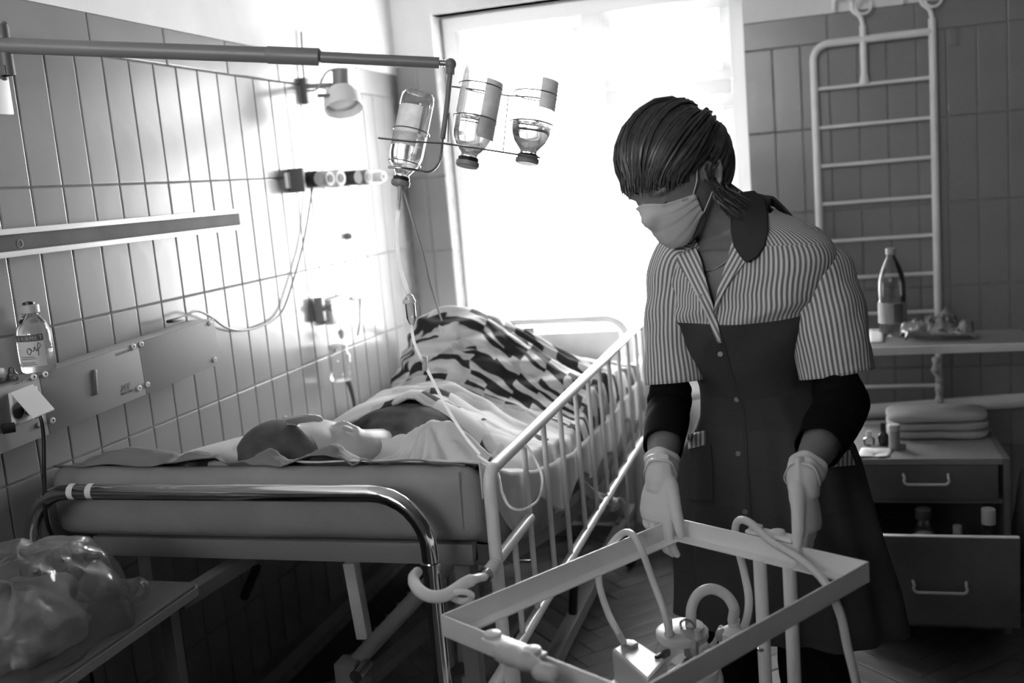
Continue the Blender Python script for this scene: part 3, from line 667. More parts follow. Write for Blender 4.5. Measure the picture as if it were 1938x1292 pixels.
hk = put(MB().tube(spline([V((RX, 1.665, zm)), D(905, 1093, 1.72), D(880, 1103, 1.69), D(845, 1125, 1.655), D(815, 1128, 1.64), D(792, 1115, 1.65), D(782, 1094, 1.69), D(790, 1082, 1.73)], 36), [.008] * 8 + [.0105] * 22 + [.009] * 7, 12), 'hook', 'white_paint', sr)
put(ring(D(874, 1128, 1.665), (CR, (CF * .75 - CU * .65).normalized()), .0165, .0055, 24), 'hook_ring', 'white_paint', sr)
# --- mattress
mx0, mx1, my0, my1, mz0, mz1 = -1.572, -.618, 1.722, 3.675, .79, .937
def sag(x, y): return .937 - mprof(y)
def rbox(fx, fy, fz, r=.028):
    p = V((lerp(mx0, mx1, fx), lerp(my0, my1, fy), lerp(mz0, mz1, fz)))
    q = V((min(max(p.x, mx0 + r), mx1 - r), min(max(p.y, my0 + r), my1 - r), min(max(p.z, mz0 + r), mz1 - r)))
    d = p - q
    if d.length > 1e-6: p = q + d.normalized() * r
    bul = .006 * math.sin(PI * fz) * (1 if fy < .01 or fy > .99 or fx > .99 else 0)
    if fy < .01: p.y -= bul
    if fx > .99: p.x += bul
    p.z += .004 * vn(p, 5, 3)
    p.z -= sag(p.x, p.y)
    return p
mb = MB(); nx, ny, nz_ = 40, 90, 12
def tri_e(t):  # denser near the ends
    return .5 - .5 * math.cos(PI * t)
mb.grid(lambda u, v: rbox(tri_e(u), tri_e(v), 1), nx, ny); mb.grid(lambda u, v: rbox(tri_e(u), tri_e(v), 0), nx, ny)
mb.grid(lambda u, v: rbox(tri_e(u), 0, tri_e(v)), nx, nz_); mb.grid(lambda u, v: rbox(tri_e(u), 1, tri_e(v)), nx, nz_)
mb.grid(lambda u, v: rbox(0, tri_e(u), tri_e(v)), ny, nz_); mb.grid(lambda u, v: rbox(1, tri_e(u), tri_e(v)), ny, nz_)
mt_ = put(mb, 'mattress', 'mattress', label='thick grey-covered mattress with a sagging middle lying on the hospital bed', cat='mattress', angle=80)
bm = bmesh.new(); bm.from_mesh(mt_.data); bmesh.ops.remove_doubles(bm, verts=bm.verts[:], dist=1e-4); bmesh.ops.recalc_face_normals(bm, faces=bm.faces[:]); bm.to_mesh(mt_.data); bm.free()
put(MB().tube([P(869, 893, y=my0 - .004), P(873, 950, y=my0 - .0075), P(878, 1002, y=my0 - .004)], .0015, 6), 'seam', 'grey_paint', mt_)
# ================================================================ HEADS (shared builder)
def head_radius(dirs):
    """radial profile of a human head from smooth-blended ellipsoids; dirs (n,3) in (forward, left, up)"""
    E = [((-.012, 0, .030), (.096, .0745, .092)), ((.022, 0, -.035), (.070, .060, .082)), ((.040, 0, -.085), (.042, .036, .030)), ((-.02, 0, -.03), (.062, .058, .07)),
         ((.078, 0, -.018), (.018, .012, .026)), ((.098, 0, -.034), (.013, .0135, .013)), ((.074, .031, .012), (.018, .026, .010)), ((.074, -.031, .012), (.018, .026, .010)),
         ((.070, .030, -.008), (.015, .016, .012)), ((.070, -.030, -.008), (.015, .016, .012)), ((.082, 0, -.066), (.012, .022, .010))]
    K = [.02, .02, .02, .02, .008, .006, .008, .008, .005, .005, .006]
    lo = np.zeros(len(dirs)); hi = np.full(len(dirs), .2)
    def sdf(p):
        d = None
        for (c, r), k in zip(E, K):
            c = np.array(c); r = np.array(r); q = (p - c) / r; k0 = np.linalg.norm(q, axis=1); k1 = np.linalg.norm(q / r, axis=1) + 1e-9
            s = k0 * (k0 - 1) / k1
            if d is None: d = s
            else:
                h = np.clip(.5 + .5 * (d - s) / k, 0, 1); d = d * (1 - h) + s * h - k * h * (1 - h)
        return d
    for _ in range(26):
        m = (lo + hi) / 2; ins = sdf(dirs * m[:, None]) < 0
        lo = np.where(ins, m, lo); hi = np.where(ins, hi, m)
    return lo
def head_mesh(mb, c, f, l, u, scale=1.0, nu=72, nv=54):
    dirs = []
    for i in range(nv + 1):
        t = PI * i / nv
        for j in range(nu):
            a = 2 * PI * j / nu; s_ = max(math.sin(t), 1e-4); dirs.append((s_ * math.cos(a), s_ * math.sin(a), math.cos(t)))
    dirs = np.array(dirs); rad = head_radius(dirs)
    vs = [c + (f * d[0] + l * d[1] + u * d[2]) * (r * scale) for d, r in zip(dirs, rad)]
    fs = [[i * nu + j, i * nu + (j + 1) % nu, (i + 1) * nu + (j + 1) % nu, (i + 1) * nu + j] for i in range(nv) for j in range(nu)]
    mb.add(vs, fs)
def ear_mesh(mb, c, f, l, u, side=1, s=1.0, out=.35):
    """ear: flat shell leaning out from the head, rim (helix) and lobe"""
    o = c + l * (side * .0735 * s) + u * (-.006 * s) + f * (-.008 * s)
    b = (-f * .90 + l * side * out).normalized(); n = (l * side + f * out).normalized()
    def pt(a, r, h): # a angle in the ear plane
        return o + u * (math.sin(a) * .033 * r * s) + b * ((math.cos(a) * .5 + .5) * .036 * r * s * (1 - .35 * max(0, -math.sin(a)))) + n * h * s
    path = [pt(lerp(-1.3, 4.0, i / 24), 1, .004) for i in range(25)]
    mb.tube(path, [.0045 * s] * 25, 8)
    mb.ball(o + b * (.015 * s) - u * .002 * s, (.016 * s, .028 * s, .0032 * s), (b, u, n), 16, 10)
    mb.tube([pt(lerp(-.7, 2.2, i / 12), .58, .005) for i in range(13)], .003 * s, 8); mb.ball(o + f * .003 * s - u * .006 * s + n * .004 * s, (.004 * s, .006 * s, .004 * s), (b, u, n), 10, 8)
    mb.ball(o - u * (.031 * s) + b * (.012 * s), (.008 * s, .010 * s, .0055 * s), (b, u, n), 12, 8)
def limb(mb, pts, rad, n=20, seg=16):
    q = spline(pts, n); m = len(rad) - 1
    rr = []
    for i in range(n + 1):
        s_ = i / n * m; k = min(int(s_), m - 1); rr.append(lerp(rad[k], rad[k + 1], smooth(s_ - k)))
    mb.tube(q, rr, seg)
    mb.ball(q[0], rr[0], seg=seg); mb.ball(q[-1], rr[-1], seg=seg)
def hand_mesh(mb, wrist, kn, nrm, L=.175, curl=(.5, .6, .6, .6, .6), spread=.12, thumb_side=1, w=1.0, rad=.0088, thumb_dir=None, curl_joint=None):
    """palm with four unequal fingers and a thumb; kn = direction wrist->knuckles, nrm = back-of-hand normal, thumb_side picks the thumb edge"""
    y = V(kn).normalized(); z = (V(nrm) - y * y.dot(V(nrm))).normalized(); x = y.cross(z) * thumb_side
    P0 = V(wrist); pl = L * .50
    mb.tube([P0 - y * .035, P0 - y * .01, P0 + y * pl * .25, P0 + y * pl * .55, P0 + y * pl * .85, P0 + y * pl * 1.02], [.016 * w, .025 * w, .033 * w, .039 * w, .040 * w, .033 * w], 20, flat=(x, .46))
    mb.ball(P0 + y * pl * .35 + x * .018 * w - z * .006, (.017, .030, .015), (x, y, z)); mb.ball(P0 + y * pl * .40 - x * .020 * w - z * .004, (.014, .032, .014), (x, y, z))
    offs = (.028, .0095, -.0095, -.027); lens = (.92, 1.02, .95, .75)
    for k in range(4):
        b = P0 + y * (pl * (.96 - .05 * abs(k - 1))) + x * offs[k] * w
        d = (y + x * (offs[k] * spread / .027)).normalized(); a = curl[k + 1]; q = [b - y * .02, b]; ln = L * .44 * lens[k]
        seg = (.46, .30, .24); cur = d; zz = z
        for s_, sg in enumerate(seg):
            ang = a * (.55 if s_ == 0 else 1.0)
            cur = (cur * math.cos(ang) - zz * math.sin(ang)).normalized(); zz = (zz * math.cos(ang) + d * 0 + (z.cross(cur)).cross(cur) * 0).normalized() if False else (cur.cross(x)).normalized()
            if zz.dot(z) < 0 and s_ == 0: zz = -zz
            q.append(q[-1] + cur * (ln * sg))
            zz = x.cross(cur) if x.cross(cur).dot(z) > 0 or s_ else -x.cross(cur)
            zz = (x.cross(cur)) * (1 if (x.cross(y)).dot(z) > 0 else -1)
        r0 = rad * (1.0 if k < 3 else .88)
        mb.tube(q, [r0 * 1.05, r0 * 1.08, r0 * 1.0, r0 * .93, r0 * .72], 12); mb.ball(q[-1], r0 * .74, seg=10, ring=8); mb.ball(q[1], r0 * 1.1, seg=10, ring=8); mb.ball(q[2], r0 * 1.03, seg=10, ring=8); mb.ball(q[3], r0 * .95, seg=10, ring=8)
    tb = P0 + y * (pl * .22) + x * (.024 * w) - z * .004
    td = V(thumb_dir).normalized() if thumb_dir is not None else (y * .72 + x * .62 - z * .30).normalized()
    t1 = tb + td * (L * .20); t2 = t1 + (td * .9 + y * .25 - z * .1).normalized() * (L * .18); t3 = t2 + (td * .7 + y * .5 - z * .2).normalized() * (L * .14)
    mb.tube([tb - td * .012, tb, t1, t2, t3], [rad * 1.35, rad * 1.55, rad * 1.25, rad * 1.12, rad * .8], 12); mb.ball(t3, rad * .82, seg=10, ring=8); mb.ball(t2, rad * 1.13, seg=10, ring=8)

# ================================================================ PATIENT AND LINEN
HC = P(563, 862, y=1.945)
pu = (CR * -.93 + CU * -.06 - CF * .36).normalized(); pr_ = (CR * .16 + CU * .93 - CF * .33); pr_ = (pr_ - pu * pr_.dot(pu)).normalized()
pf = pu.cross(pr_).normalized(); pl_v = -pr_
pb_ = MB(); head_mesh(pb_, HC, pf, pl_v, pu, 1.09)
nk0 = HC - pu * .07 - pf * .01; chest = V((-.975, 2.33, .84)); pel = V((-1.03, 2.66, .815))
limb(pb_, [nk0 + pu * .03, nk0 - pu * .07, chest + V((0, -.13, .0))], [.056, .050, .055])
pb_.tube(spline([chest + V((0, -.15, 0)), chest + V((0, -.10, 0)), chest, (chest + pel) / 2, pel, pel + V((0, .1, 0))], 16), [.06, .105, .145, .165, .165, .16, .15, .145, .14, .14, .145, .15, .155, .155, .14, .11, .06], 24, flat=((1, 0, 0), .52))
for s_ in (-1, 1):
    hip = pel + V((s_ * .085, .06, 0)); kn = V((-1.06 + s_ * .085, 2.99, 1.005)); an = V((-1.05 + s_ * .09, 3.34, .785))
    limb(pb_, [hip + V((0, 0, -.01)), kn + V((0, 0, -.01))], [.062, .052]); limb(pb_, [kn, (kn + an) / 2 + V((0, 0, -.01)), an], [.056, .052, .036]); limb(pb_, [an, an + V((0, .05, .01)), an + V((0, .11, .02))], [.034, .030, .02], 8)
# arms: the left one lies along the body, the right one is bent with the hand at the collar
limb(pb_, [chest + V((-.15, -.08, 0)), V((-1.20, 2.50, .82)), V((-1.17, 2.72, .82))], [.05, .042, .03])
hw = P(702, 856, y=2.03)
limb(pb_, [chest + V((.10, -.06, -.03)), V((-.85, 2.28, .755))], [.048, .042]); limb(pb_, [V((-.85, 2.28, .755)), hw], [.040, .025])
hand_mesh(pb_, hw, P(676, 829, y=2.0) - hw, (CU * .8 - CF * .6), .135, (.4, .75, .8, .8, .85), w=.85, rad=.0072)
ear_mesh(pb_, HC, pf, pl_v, pu, -1, 1.15, out=.75)
pm_ = remesh(pb_, 'patient_body', .0045, HC * 0, 3)
pat = put_mesh(pm_, 'person', 'skin_fair', V((0, 0, 0)), label='patient with shaved head lying under a blanket on the bed', cat='person')
pat.location = (0, 0, 0)
# short-cropped hair: a thin cap over the skull, back and sides
hcap = MB()
dirs = []; nu_, nv_ = 72, 40
for i in range(nv_ + 1):
    for j in range(nu_):
        a = 2 * PI * j / nu_; fwd = math.cos(a)
        tmax = lerp(2.02, 1.15, smooth(fwd * .5 + .5)) if fwd > -1 else 2.0
        t = max(.001, tmax * i / nv_); dirs.append((math.sin(t) * math.cos(a), math.sin(t) * math.sin(a), math.cos(t)))
dirs = np.array(dirs); rad_ = head_radius(dirs) * 1.09 + .0035
rad_ = rad_ - .0045 * np.array([smooth((i / nv_ - .85) / .15) for i in range(nv_ + 1) for j in range(nu_)])
hcap.add([HC + (pf * d[0] + pl_v * d[1] + pu * d[2]) * r_ for d, r_ in zip(dirs, rad_)], [[i * nu_ + j, i * nu_ + (j + 1) % nu_, (i + 1) * nu_ + (j + 1) % nu_, (i + 1) * nu_ + j] for i in range(nv_) for j in range(nu_)])
put(hcap, 'cropped_hair', 'scalp', pat)
gw = MB()
gw.tube(spline([nk0 - pu * .055, chest + V((-.01, -.20, .012)), chest + V((0, -.12, .012)), chest, (chest + pel) / 2, pel], 18), [.058, .066, .082, .11, .14, .158, .166, .170, .170, .165, .158, .15, .148, .146, .148, .15, .155, .158, .15], 28, flat=((1, 0, 0), .58))
limb(gw, [chest + V((.10, -.06, -.028)), V((-.85, 2.28, .755))], [.056, .050]); limb(gw, [V((-.85, 2.28, .755)), hw.lerp(V((-.85, 2.28, .755)), .25)], [.048, .034])
put(gw, 'gown', 'gown', pat)
# bandaged right forearm by the rail
mit = P(1046, 902, x=-.685)
put(MB().ball(mit, (.034, .055, .036), seg=20, ring=14).tube(spline([mit + V((0, -.03, 0)), mit + V((-.03, -.14, .0)), mit + V((-.06, -.2, -.01))], 8), [.034, .036, .036, .036, .036, .036, .034, .03, .02], 16), 'arm_bandage', 'bandage', pat)

def mtop(x, y): return mz1 - sag(x, y)
# pillow under the head
def pil(u, v):
    a, b_ = 2 * PI * u, -PI / 2 + PI * v
    cx, sx = math.cos(a), math.sin(a); k = math.cos(b_) ** .6
    return V((-1.19 + .24 * k * math.copysign(abs(cx) ** .6, cx), 1.985 + .15 * k * math.copysign(abs(sx) ** .6, sx), mtop(-1.19, 1.985 + .15 * sx) + .018 + .030 * math.sin(b_) + .01 * vn((cx, sx, v * 2), 1.5, 4)))
put(MB().grid(pil, 48, 16, closed=True), 'pillow', 'sheet', angle=80, label='flattened white pillow under the patient\'s head', cat='pillow')
# ruffled rubber draw sheet along the head edge
crest = [(120, 889), (150, 878), (185, 862), (215, 851), (250, 846), (290, 849), (330, 855), (350, 868), (358, 874), (364, 858), (375, 853), (395, 858), (415, 867), (440, 880), (465, 887), (484, 884), (492, 866), (502, 852), (512, 848), (522, 852), (534, 862), (548, 869), (566, 871), (585, 868), (604, 858), (622, 845), (638, 840), (648, 844), (656, 856), (666, 864), (690, 871), (720, 877), (760, 883), (800, 886), (850, 889), (905, 893)]
def crest_at(px):
    for a, b_ in zip(crest, crest[1:]):
        if a[0] <= px <= b_[0]: return lerp(a[1], b_[1], smooth((px - a[0]) / (b_[0] - a[0])))
    return crest[0][1] if px < crest[0][0] else crest[-1][1]
hemlift = [(120, .0), (250, .004), (300, .0), (350, .008), (385, .015), (430, .019), (470, .018), (490, .010), (500, .0), (542, .0), (562, .009), (600, .018), (640, .024), (662, .016), (674, .0), (690, .011), (740, .016), (800, .011), (880, .003), (910, 0)]
def rs(u, v):
    px = lerp(125, 900, u)
    yh, yc, yi = my0 - .002, my0 + .055, 2.06
    cr_ = P(px, crest_at(px), y=yc)
    lift = cr_.z - mz1
    if v < .45:
        t = v / .45
        wob_ = .006 * vn((px * .05, v * 6, 0), 1, 3)
        hem = V((cr_.x + .012 * math.sin(u * 37), yh + .016 + .006 * math.sin(u * 52 + 1), mz1 + .003 + min(interp(hemlift, px)[0], max(.0, lift) * .9 + .010)))
        p = hem.lerp(cr_, t); p.z += wob_ * math.sin(PI * t) + .35 * max(0, lift) * math.sin(PI * t) * .6
        return p
    t = (v - .45) / .55; y = lerp(yc, yi, t)
    x = cr_.x * lerp(1, 1.02, t)
    z = mtop(x, y) + .006 + max(-.002, lift) * (1 - t) ** 1.6 + .012 * (vn((x * 14, y * 9, 0), 1, 2) + .5 * abs(vn((x * 30, y * 20, 0), 1, 5))) * math.sin(PI * min(1, t + .15))
    return V((x, y, z))
put(MB().grid(rs, 260, 26), 'draw_sheet', 'draw_sheet', solid=.003, angle=80, label='ruffled grey draw sheet bunched along the head edge of the mattress', cat='sheet')
# white bottom sheet hanging over the rail side of the mattress
def bs(u, v):
    y = lerp(my0 + .02, 3.55, u); w = .012 * math.sin(y * 26) + .01 * vn((y * 9, v * 2, 0), 1, 6)
    hang = .10 + .05 * vn((y * 4, 0, 0), 1, 3) + .03 * math.sin(y * 17)
    if v < .5:
        x = lerp(-1.0, mx1 + .004, v * 2); return V((x, y, mprof(y) + .008 + .008 * abs(vn((x * 12, y * 12, 0), 1, 8))))
    t = (v - .5) * 2; a = min(1, t * 3) * PI / 2
    x = mx1 + .004 + .006 * math.sin(a) + w * .25 * t; x = min(x, RX - .016)
    return V((x, y, mprof(y) + .006 - .006 * (1 - math.cos(a)) - hang * max(0, t - .1)))
put(MB().grid(bs, 150, 26), 'bed_sheet', 'sheet', solid=.003, angle=80, label='white bed sheet hanging over the mattress edge behind the side rail', cat='sheet')
# --- blanket
mb_mat = mat('blanket', .80, .9, spec=.2, trans=.10, bump=.2, bump_scale=40); nt = mb_mat.node_tree; b_n = nt.nodes['Principled BSDF']
uvn = nt.nodes.new('ShaderNodeUVMap')
def vm(op, a, val=None, node2=None):
    n = nt.nodes.new('ShaderNodeVectorMath'); n.operation = op; nt.links.new(a, n.inputs[0])
    if val is not None: n.inputs[1].default_value = val
    return n.outputs[0]
cell = vm('FLOOR', vm('DIVIDE', uvn.outputs[0], (.075, .042, 1)))
wn_ = nt.nodes.new('ShaderNodeTexWhiteNoise'); wn_.noise_dimensions = '2D'; nt.links.new(cell, wn_.inputs['Vector'])
ns_ = nt.nodes.new('ShaderNodeTexNoise'); ns_.inputs['Scale'].default_value = 3.2; ns_.inputs['Detail'].default_value = 1; nt.links.new(uvn.outputs[0], ns_.inputs['Vector'])
sx_ = nt.nodes.new('ShaderNodeSeparateXYZ'); nt.links.new(uvn.outputs[0], sx_.inputs[0])
fall = nt.nodes.new('ShaderNodeMapRange'); fall.inputs[1].default_value = 2.45; fall.inputs[2].default_value = 2.80; fall.inputs[3].default_value = -.10; fall.inputs[4].default_value = .085; nt.links.new(sx_.outputs[1], fall.inputs[0])
def mth(op, a, b_):
    n = nt.nodes.new('ShaderNodeMath'); n.operation = op
    for k, q in ((0, a), (1, b_)):
        if isinstance(q, (int, float)): n.inputs[k].default_value = q
        else: nt.links.new(q, n.inputs[k])
    return n.outputs[0]
sm_ = mth('ADD', mth('ADD', mth('MULTIPLY', wn_.outputs['Value'], .45), mth('MULTIPLY', ns_.outputs['Fac'], .95)), fall.outputs[0])
dk = mth('GREATER_THAN', sm_, .82)
gr_ = mth('MULTIPLY', mth('GREATER_THAN', sm_, .74), mth('LESS_THAN', sm_, .82))
col = mth('SUBTRACT', mth('SUBTRACT', .80, mth('MULTIPLY', dk, .76)), mth('MULTIPLY', gr_, .18)); nt.links.new(col, b_n.inputs['Base Color'])
AP = V((-1.06, 2.97, 1.075))
def bz(x, y):
    base_ = mprof(y) + .02
    xc = lerp(-.985, -1.04, smooth((y - 2.15) / .5))
    ttop = interp([(2.0, .90), (2.2, .945), (2.45, .93), (2.65, .905), (2.85, .88)], y)[0]
    tor = max(0, ttop - base_) * math.exp(-abs((x - xc) / (.27 if x > xc else .20)) ** (2.2 if x > xc else 4)) * smooth((3.05 - y) / .3)
    dx = x - AP.x
    wx = math.exp(-abs(dx / .36) ** 1.6) if dx > 0 else math.exp(-abs(dx / .185) ** 5)
    sl = (y - AP.y) / (.20 if y < AP.y else .50)
    kn = (AP.z - base_) * wx * math.exp(-abs(sl) ** (2.6 if y < AP.y else 1.7))
    feet = .12 * math.exp(-((x + 1.05) / .2) ** 4 - ((y - 3.40) / .14) ** 2)
    thigh = max(0, lerp(.895, AP.z, smooth((y - 2.62) / .35)) - base_) * math.exp(-abs((x + 1.05) / (.30 if x > -1.05 else .19)) ** (1.8 if x > -1.05 else 4)) * smooth((y - 2.5) / .12) * (1 if y < AP.y else 0)
    z = base_ + max(tor, kn, feet, thigh) + .15 * min(tor, kn)
    dy = y - AP.y; r_ = math.hypot(dx, dy); th = math.atan2(dy, dx)
    ra = smooth((r_ - .05) / .18) * math.exp(-((r_ - .3) / .32) ** 2)
    z += ra * (.010 * math.sin(13 * th + 3 * vn((x * 4, y * 4, 0), 1, 2)) + .007 * math.sin(29 * th + 2)) * (1 if y > AP.y else .4)
    z += .014 * abs(vn((x * 6, y * 9, 0), 1, 11)) + .007 * abs(vn((x * 15, y * 19, 0), 1, 12))
    z += .016 * math.sin(46 * (y + .35 * x) + 3 * vn((x * 5, y * 2, 0), 1, 5)) * math.exp(-((y - 2.55) / .16) ** 2) * math.exp(-((x + .90) / .2) ** 2)
    return z
edge = [(628, 826), (650, 806), (690, 786), (735, 771), (770, 752), (785, 752), (815, 772), (850, 790), (885, 818), (908, 846), (930, 872), (945, 900)]
edge_y = [2.12, 2.15, 2.18, 2.21, 2.24, 2.24, 2.24, 2.22, 2.2, 2.17, 2.12, 2.08]
def edge_at(u):
    s_ = u * (len(edge) - 1); k = min(int(s_), len(edge) - 2); t = s_ - k
    return P(lerp(edge[k][0], edge[k + 1][0], t), lerp(edge[k][1], edge[k + 1][1], t), y=lerp(edge_y[k], edge_y[k + 1], t))
def bl(u, v):
    e = edge_at(min(1, u / .86)); y = lerp(e.y, 3.64, v ** 1.05); k = smooth(v / .13)
    x0 = lerp(-1.18, -1.34, smooth(v / .35)); x1 = -.645
    uu = min(1, u / .86)
    x = lerp(e.x, lerp(x0, x1, uu), smooth(v / .12))
    z = lerp(e.z, bz(x, y), k) + .012 * math.sin(PI * min(1, v / .10)) * (1 - k)
    p = V((x, y, z))
    # cross folds pulled over the near side of the knees
    m_ = smooth((AP.y + .02 - y) / .06) * smooth((y - 2.60) / .10) * smooth((z - mprof(y) - .05) / .06)
    ph = 118 * z + 9 * x + 2.5 * vn((x * 5, z * 6, 0), 1, 7); w_ = (.5 + .5 * math.sin(ph)) ** 1.6
    p.y -= m_ * .030 * w_; p.z += m_ * .010 * w_
    if u > .86:
        t = (u - .86) / .14; a = min(1, t * 2.2) * PI / 2
        p.x = min(RX - .022, x1 + .022 * math.sin(a) + .010 * math.sin(y * 31 + 2 * vn((y * 6, 0, 0), 1, 4)) * t)
        p.z = z - .012 * (1 - math.cos(a)) - max(0, t - .15) * (.16 + .05 * vn((y * 5, 0, 0), 1, 9)) * smooth((v - .02) / .06)
    return p
put(MB().grid(bl, 190, 300, uvfn=lambda u, v: (lerp(-1.45, -.45, u), lerp(2.15, 3.64, v) + .30 * smooth((v - .30) / .25))), 'blanket', 'blanket', solid=.010, angle=80, label='white blanket with dark block print over the patient\'s raised knees', cat='blanket')
# loose white top sheet bunched over the patient's arm
ts = P(812, 858, y=2.07)
def tsf(u, v):
    px = lerp(648, 925, u); yy = lerp(1.84, 2.24, v)
    top = interp([(648, 850), (675, 848), (700, 842), (730, 828), (775, 826), (812, 800), (850, 815), (880, 838), (905, 862), (925, 885)], px)[0]
    c_ = P(px, top, y=2.08); rid = math.exp(-((yy - 2.08) / .085) ** 2)
    bz_ = mtop(c_.x, yy) + .008
    th_ = math.atan2((yy - 2.08) * 3, (px - 812) / 120.0); rr_ = min(1, math.hypot((yy - 2.08) * 6, (px - 812) / 110.0))
    z = lerp(bz_, max(bz_, c_.z), rid) + .018 * abs(vn((px * .03, yy * 16, 0), 1, 3)) + .013 * rr_ * (math.sin(11 * th_ + 2) + .6 * math.sin(23 * th_)) * (.35 + rid)
    return V((c_.x + (yy - 2.08) * .25, yy, z))
put(MB().grid(tsf, 130, 70), 'top_sheet', 'sheet', solid=.004, angle=80, label='crumpled white top sheet bunched over the patient\'s arm', cat='sheet')
# restraint strap knotted on the lower rail tube
kn_ = P(1153, 957, x=RX)
st = thing('restraint_strap', kn_, 'white gauze strap knotted to the lower tube of the side rail', 'strap')
put(MB().ball(kn_ + V((.012, 0, .004)), (.020, .028, .020), seg=14, ring=10), 'knot', 'bandage', st)
def ribbon(pts, w, dirw, n=24, th=.0015):
    q = spline(pts, n); dw = V(dirw).normalized()
    return MB().grid(lambda u, v: q[min(n, int(round(v * n)))] + dw * ((u - .5) * w) + V((.004 * math.sin(v * 9 + u * 5), 0, 0)), 4, n)
put(ribbon([P(1085, 905, x=-.64), P(1105, 920, x=-.612), P(1130, 938, x=-.60), kn_ + V((.01, 0, .012))], .03, (0, .35, 1)), 'strap_band', 'bandage', st, solid=.0015)
put(ribbon([kn_ + V((.014, .01, .01)), P(1172, 945, x=RX + .03), P(1184, 965, x=RX + .035), P(1188, 990, x=RX + .035), P(1190, 1012, x=RX + .03)], .022, (0, 1, .2)), 'strap_tail', 'bandage', st, solid=.0015)
# clear line looped over the upper tube of the rail
hose('catheter_line', [P(905, 862, x=-.70), P(940, 890, x=-.62), P(950, 930, x=-.572), P(965, 958, x=-.57), P(990, 963, x=-.57), P(1018, 945, x=-.57), P(1026, 905, x=-.57), P(1012, 868, x=-.575), P(994, 842, x=-.582), P(985, 855, x=-.61)], .0027, 'thin clear line looped over the near end of the side rail', 'iv_tube')
# ================================================================ WINDOW SIDE AND RIGHT BACKGROUND
rd = thing('radiator', (-.88, 3.86, .09), 'white ribbed cast-iron radiator below the window sill', 'radiator')
for i in range(15):
    x = -1.27 + i * .055
    b = MB().box((x, 3.865, .35), (.018, .11, .46), bev=.008); b.tube([(x - .024, 3.865, .56), (x + .026, 3.865, .56)], .022, 12); b.tube([(x - .024, 3.865, .14), (x + .026, 3.865, .14)], .022, 12)
    b.tube([(x, 3.82, .14), (x, 3.81, .2), (x, 3.81, .5), (x, 3.82, .56)], .016, 10)
    put(b, 'radiator_section', 'white_paint', rd)
for x in (-1.2, -.6): put(MB().box((x, 3.865, .06), (.03, .06, .12), bev=.003), 'foot', 'white_paint', rd)
hp = thing('heating_pipe', (.6, 3.89, .4), 'thick white heating pipe running along the wall behind the cabinet', 'pipe')
pa, pb = P(1640, 778, y=3.90), P(1938, 757, y=3.90); pd = (pb - pa) / (pb.x - pa.x)
p_at = lambda x: pa + pd * (x - pa.x)
put(MB().tube([p_at(2.2), p_at(-.2)], .0265, 18), 'long_run', 'white_paint', hp)
e_ = P(1322, 742, y=3.88)
put(MB().tube(spline([p_at(-.2), p_at(-.27), V((-.33, 3.89, .50)), V((-.36, 3.885, .56)), V((-.40, 3.88, .597)), V((-.47, 3.875, .60)), V((-.50, 3.87, .58)), V((-.50, 3.865, .54))], 30), .0265, 16), 'elbow', 'white_paint', hp)
# --- spare side rail hung up on the wall
wr = thing('bed_side_rail', (.22, 3.90, .5), 'spare white tubular bed rail hung upright on the tiled wall', 'bed rail')
YW = 3.905
xl, xr = P(1547, 320, y=YW).x, P(1770, 320, y=YW).x
zt0, zt1 = P(1600, 80, y=YW).z, P(1740, 66, y=YW).z; zt = (zt0 + zt1) / 2 + .005; rr = .055
zbot = .46
put(MB().tube([V((xl, YW, zbot)), V((xl, YW, zt - rr))] + arc((xl + rr, YW, zt - rr), rr, PI, PI / 2, ex, ez) + [V((xr, YW, zt))], .0135, 16), 'curved_tube', 'white_paint', wr)
put(MB().tube([V((xr, YW, zbot)), V((xr, YW, P(1763, 35, y=YW).z))], .0135, 16), 'straight_tube', 'white_paint', wr)
put(MB().tube([V((xl, YW, zbot)), V((xr, YW, zbot))], .0135, 14), 'end_tube', 'white_paint', wr)
zr = P(1700, 153, y=YW).z
for i in range(10): put(MB().tube([V((xl, YW, zr - .1365 * i)), V((xr, YW, zr - .1365 * i))], .0068, 12), 'rung', 'white_paint', wr)
xs = P(1635, 120, y=YW).x
put(MB().tube([V((xs, YW, zr)), V((xs, YW, zr + .015)), V((xs, YW, zr + .04)), V((xs, YW, P(1632, 48, y=YW).z))], [.019, .016, .0125, .0125], 16), 'stub_tube', 'white_paint', wr)
for dx, tx in ((0, xs), (0, xr)):
    q = V((tx, YW - .004, P(1632, 48, y=YW).z)) if tx == xs else V((tx, YW - .004, P(1763, 35, y=YW).z))
    put(MB().tube(spline([q, q + V((-.008, 0, .03)), q + V((-.032, -.002, .055)), q + V((-.036, -.004, .085)), q + V((-.062, -.006, .105)), q + V((-.09, -.004, .095)), q + V((-.094, 0, .065))], 28), .0085, 12), 'hook', 'white_paint', wr)
    put(ring(q + V((.004, -.012, .063)), (ex, ez), .026, .0048, 28), 'hook_ring', 'white_paint', wr)
put(MB().box(P(1803, 70, y=3.955), (.036, .006, .056), bev=.001), 'wall_sign', 'grey_paint', label='small faded square sign on the tiles right of the spare rail', cat='sign')
# twisted cloth strip tied round the rail
tp = [P(1772, 676, y=3.87), P(1770, 700, y=3.86), P(1780, 722, y=3.865), P(1776, 745, y=3.86), P(1782, 772, y=3.86)]
put(MB().tube(spline(tp, 24), [.012 + .004 * math.sin(i * 1.3) for i in range(25)], 10), 'cloth_strip', 'sheet', label='twisted pale cloth strip tied round the spare rail under the shelf', cat='cloth strip')
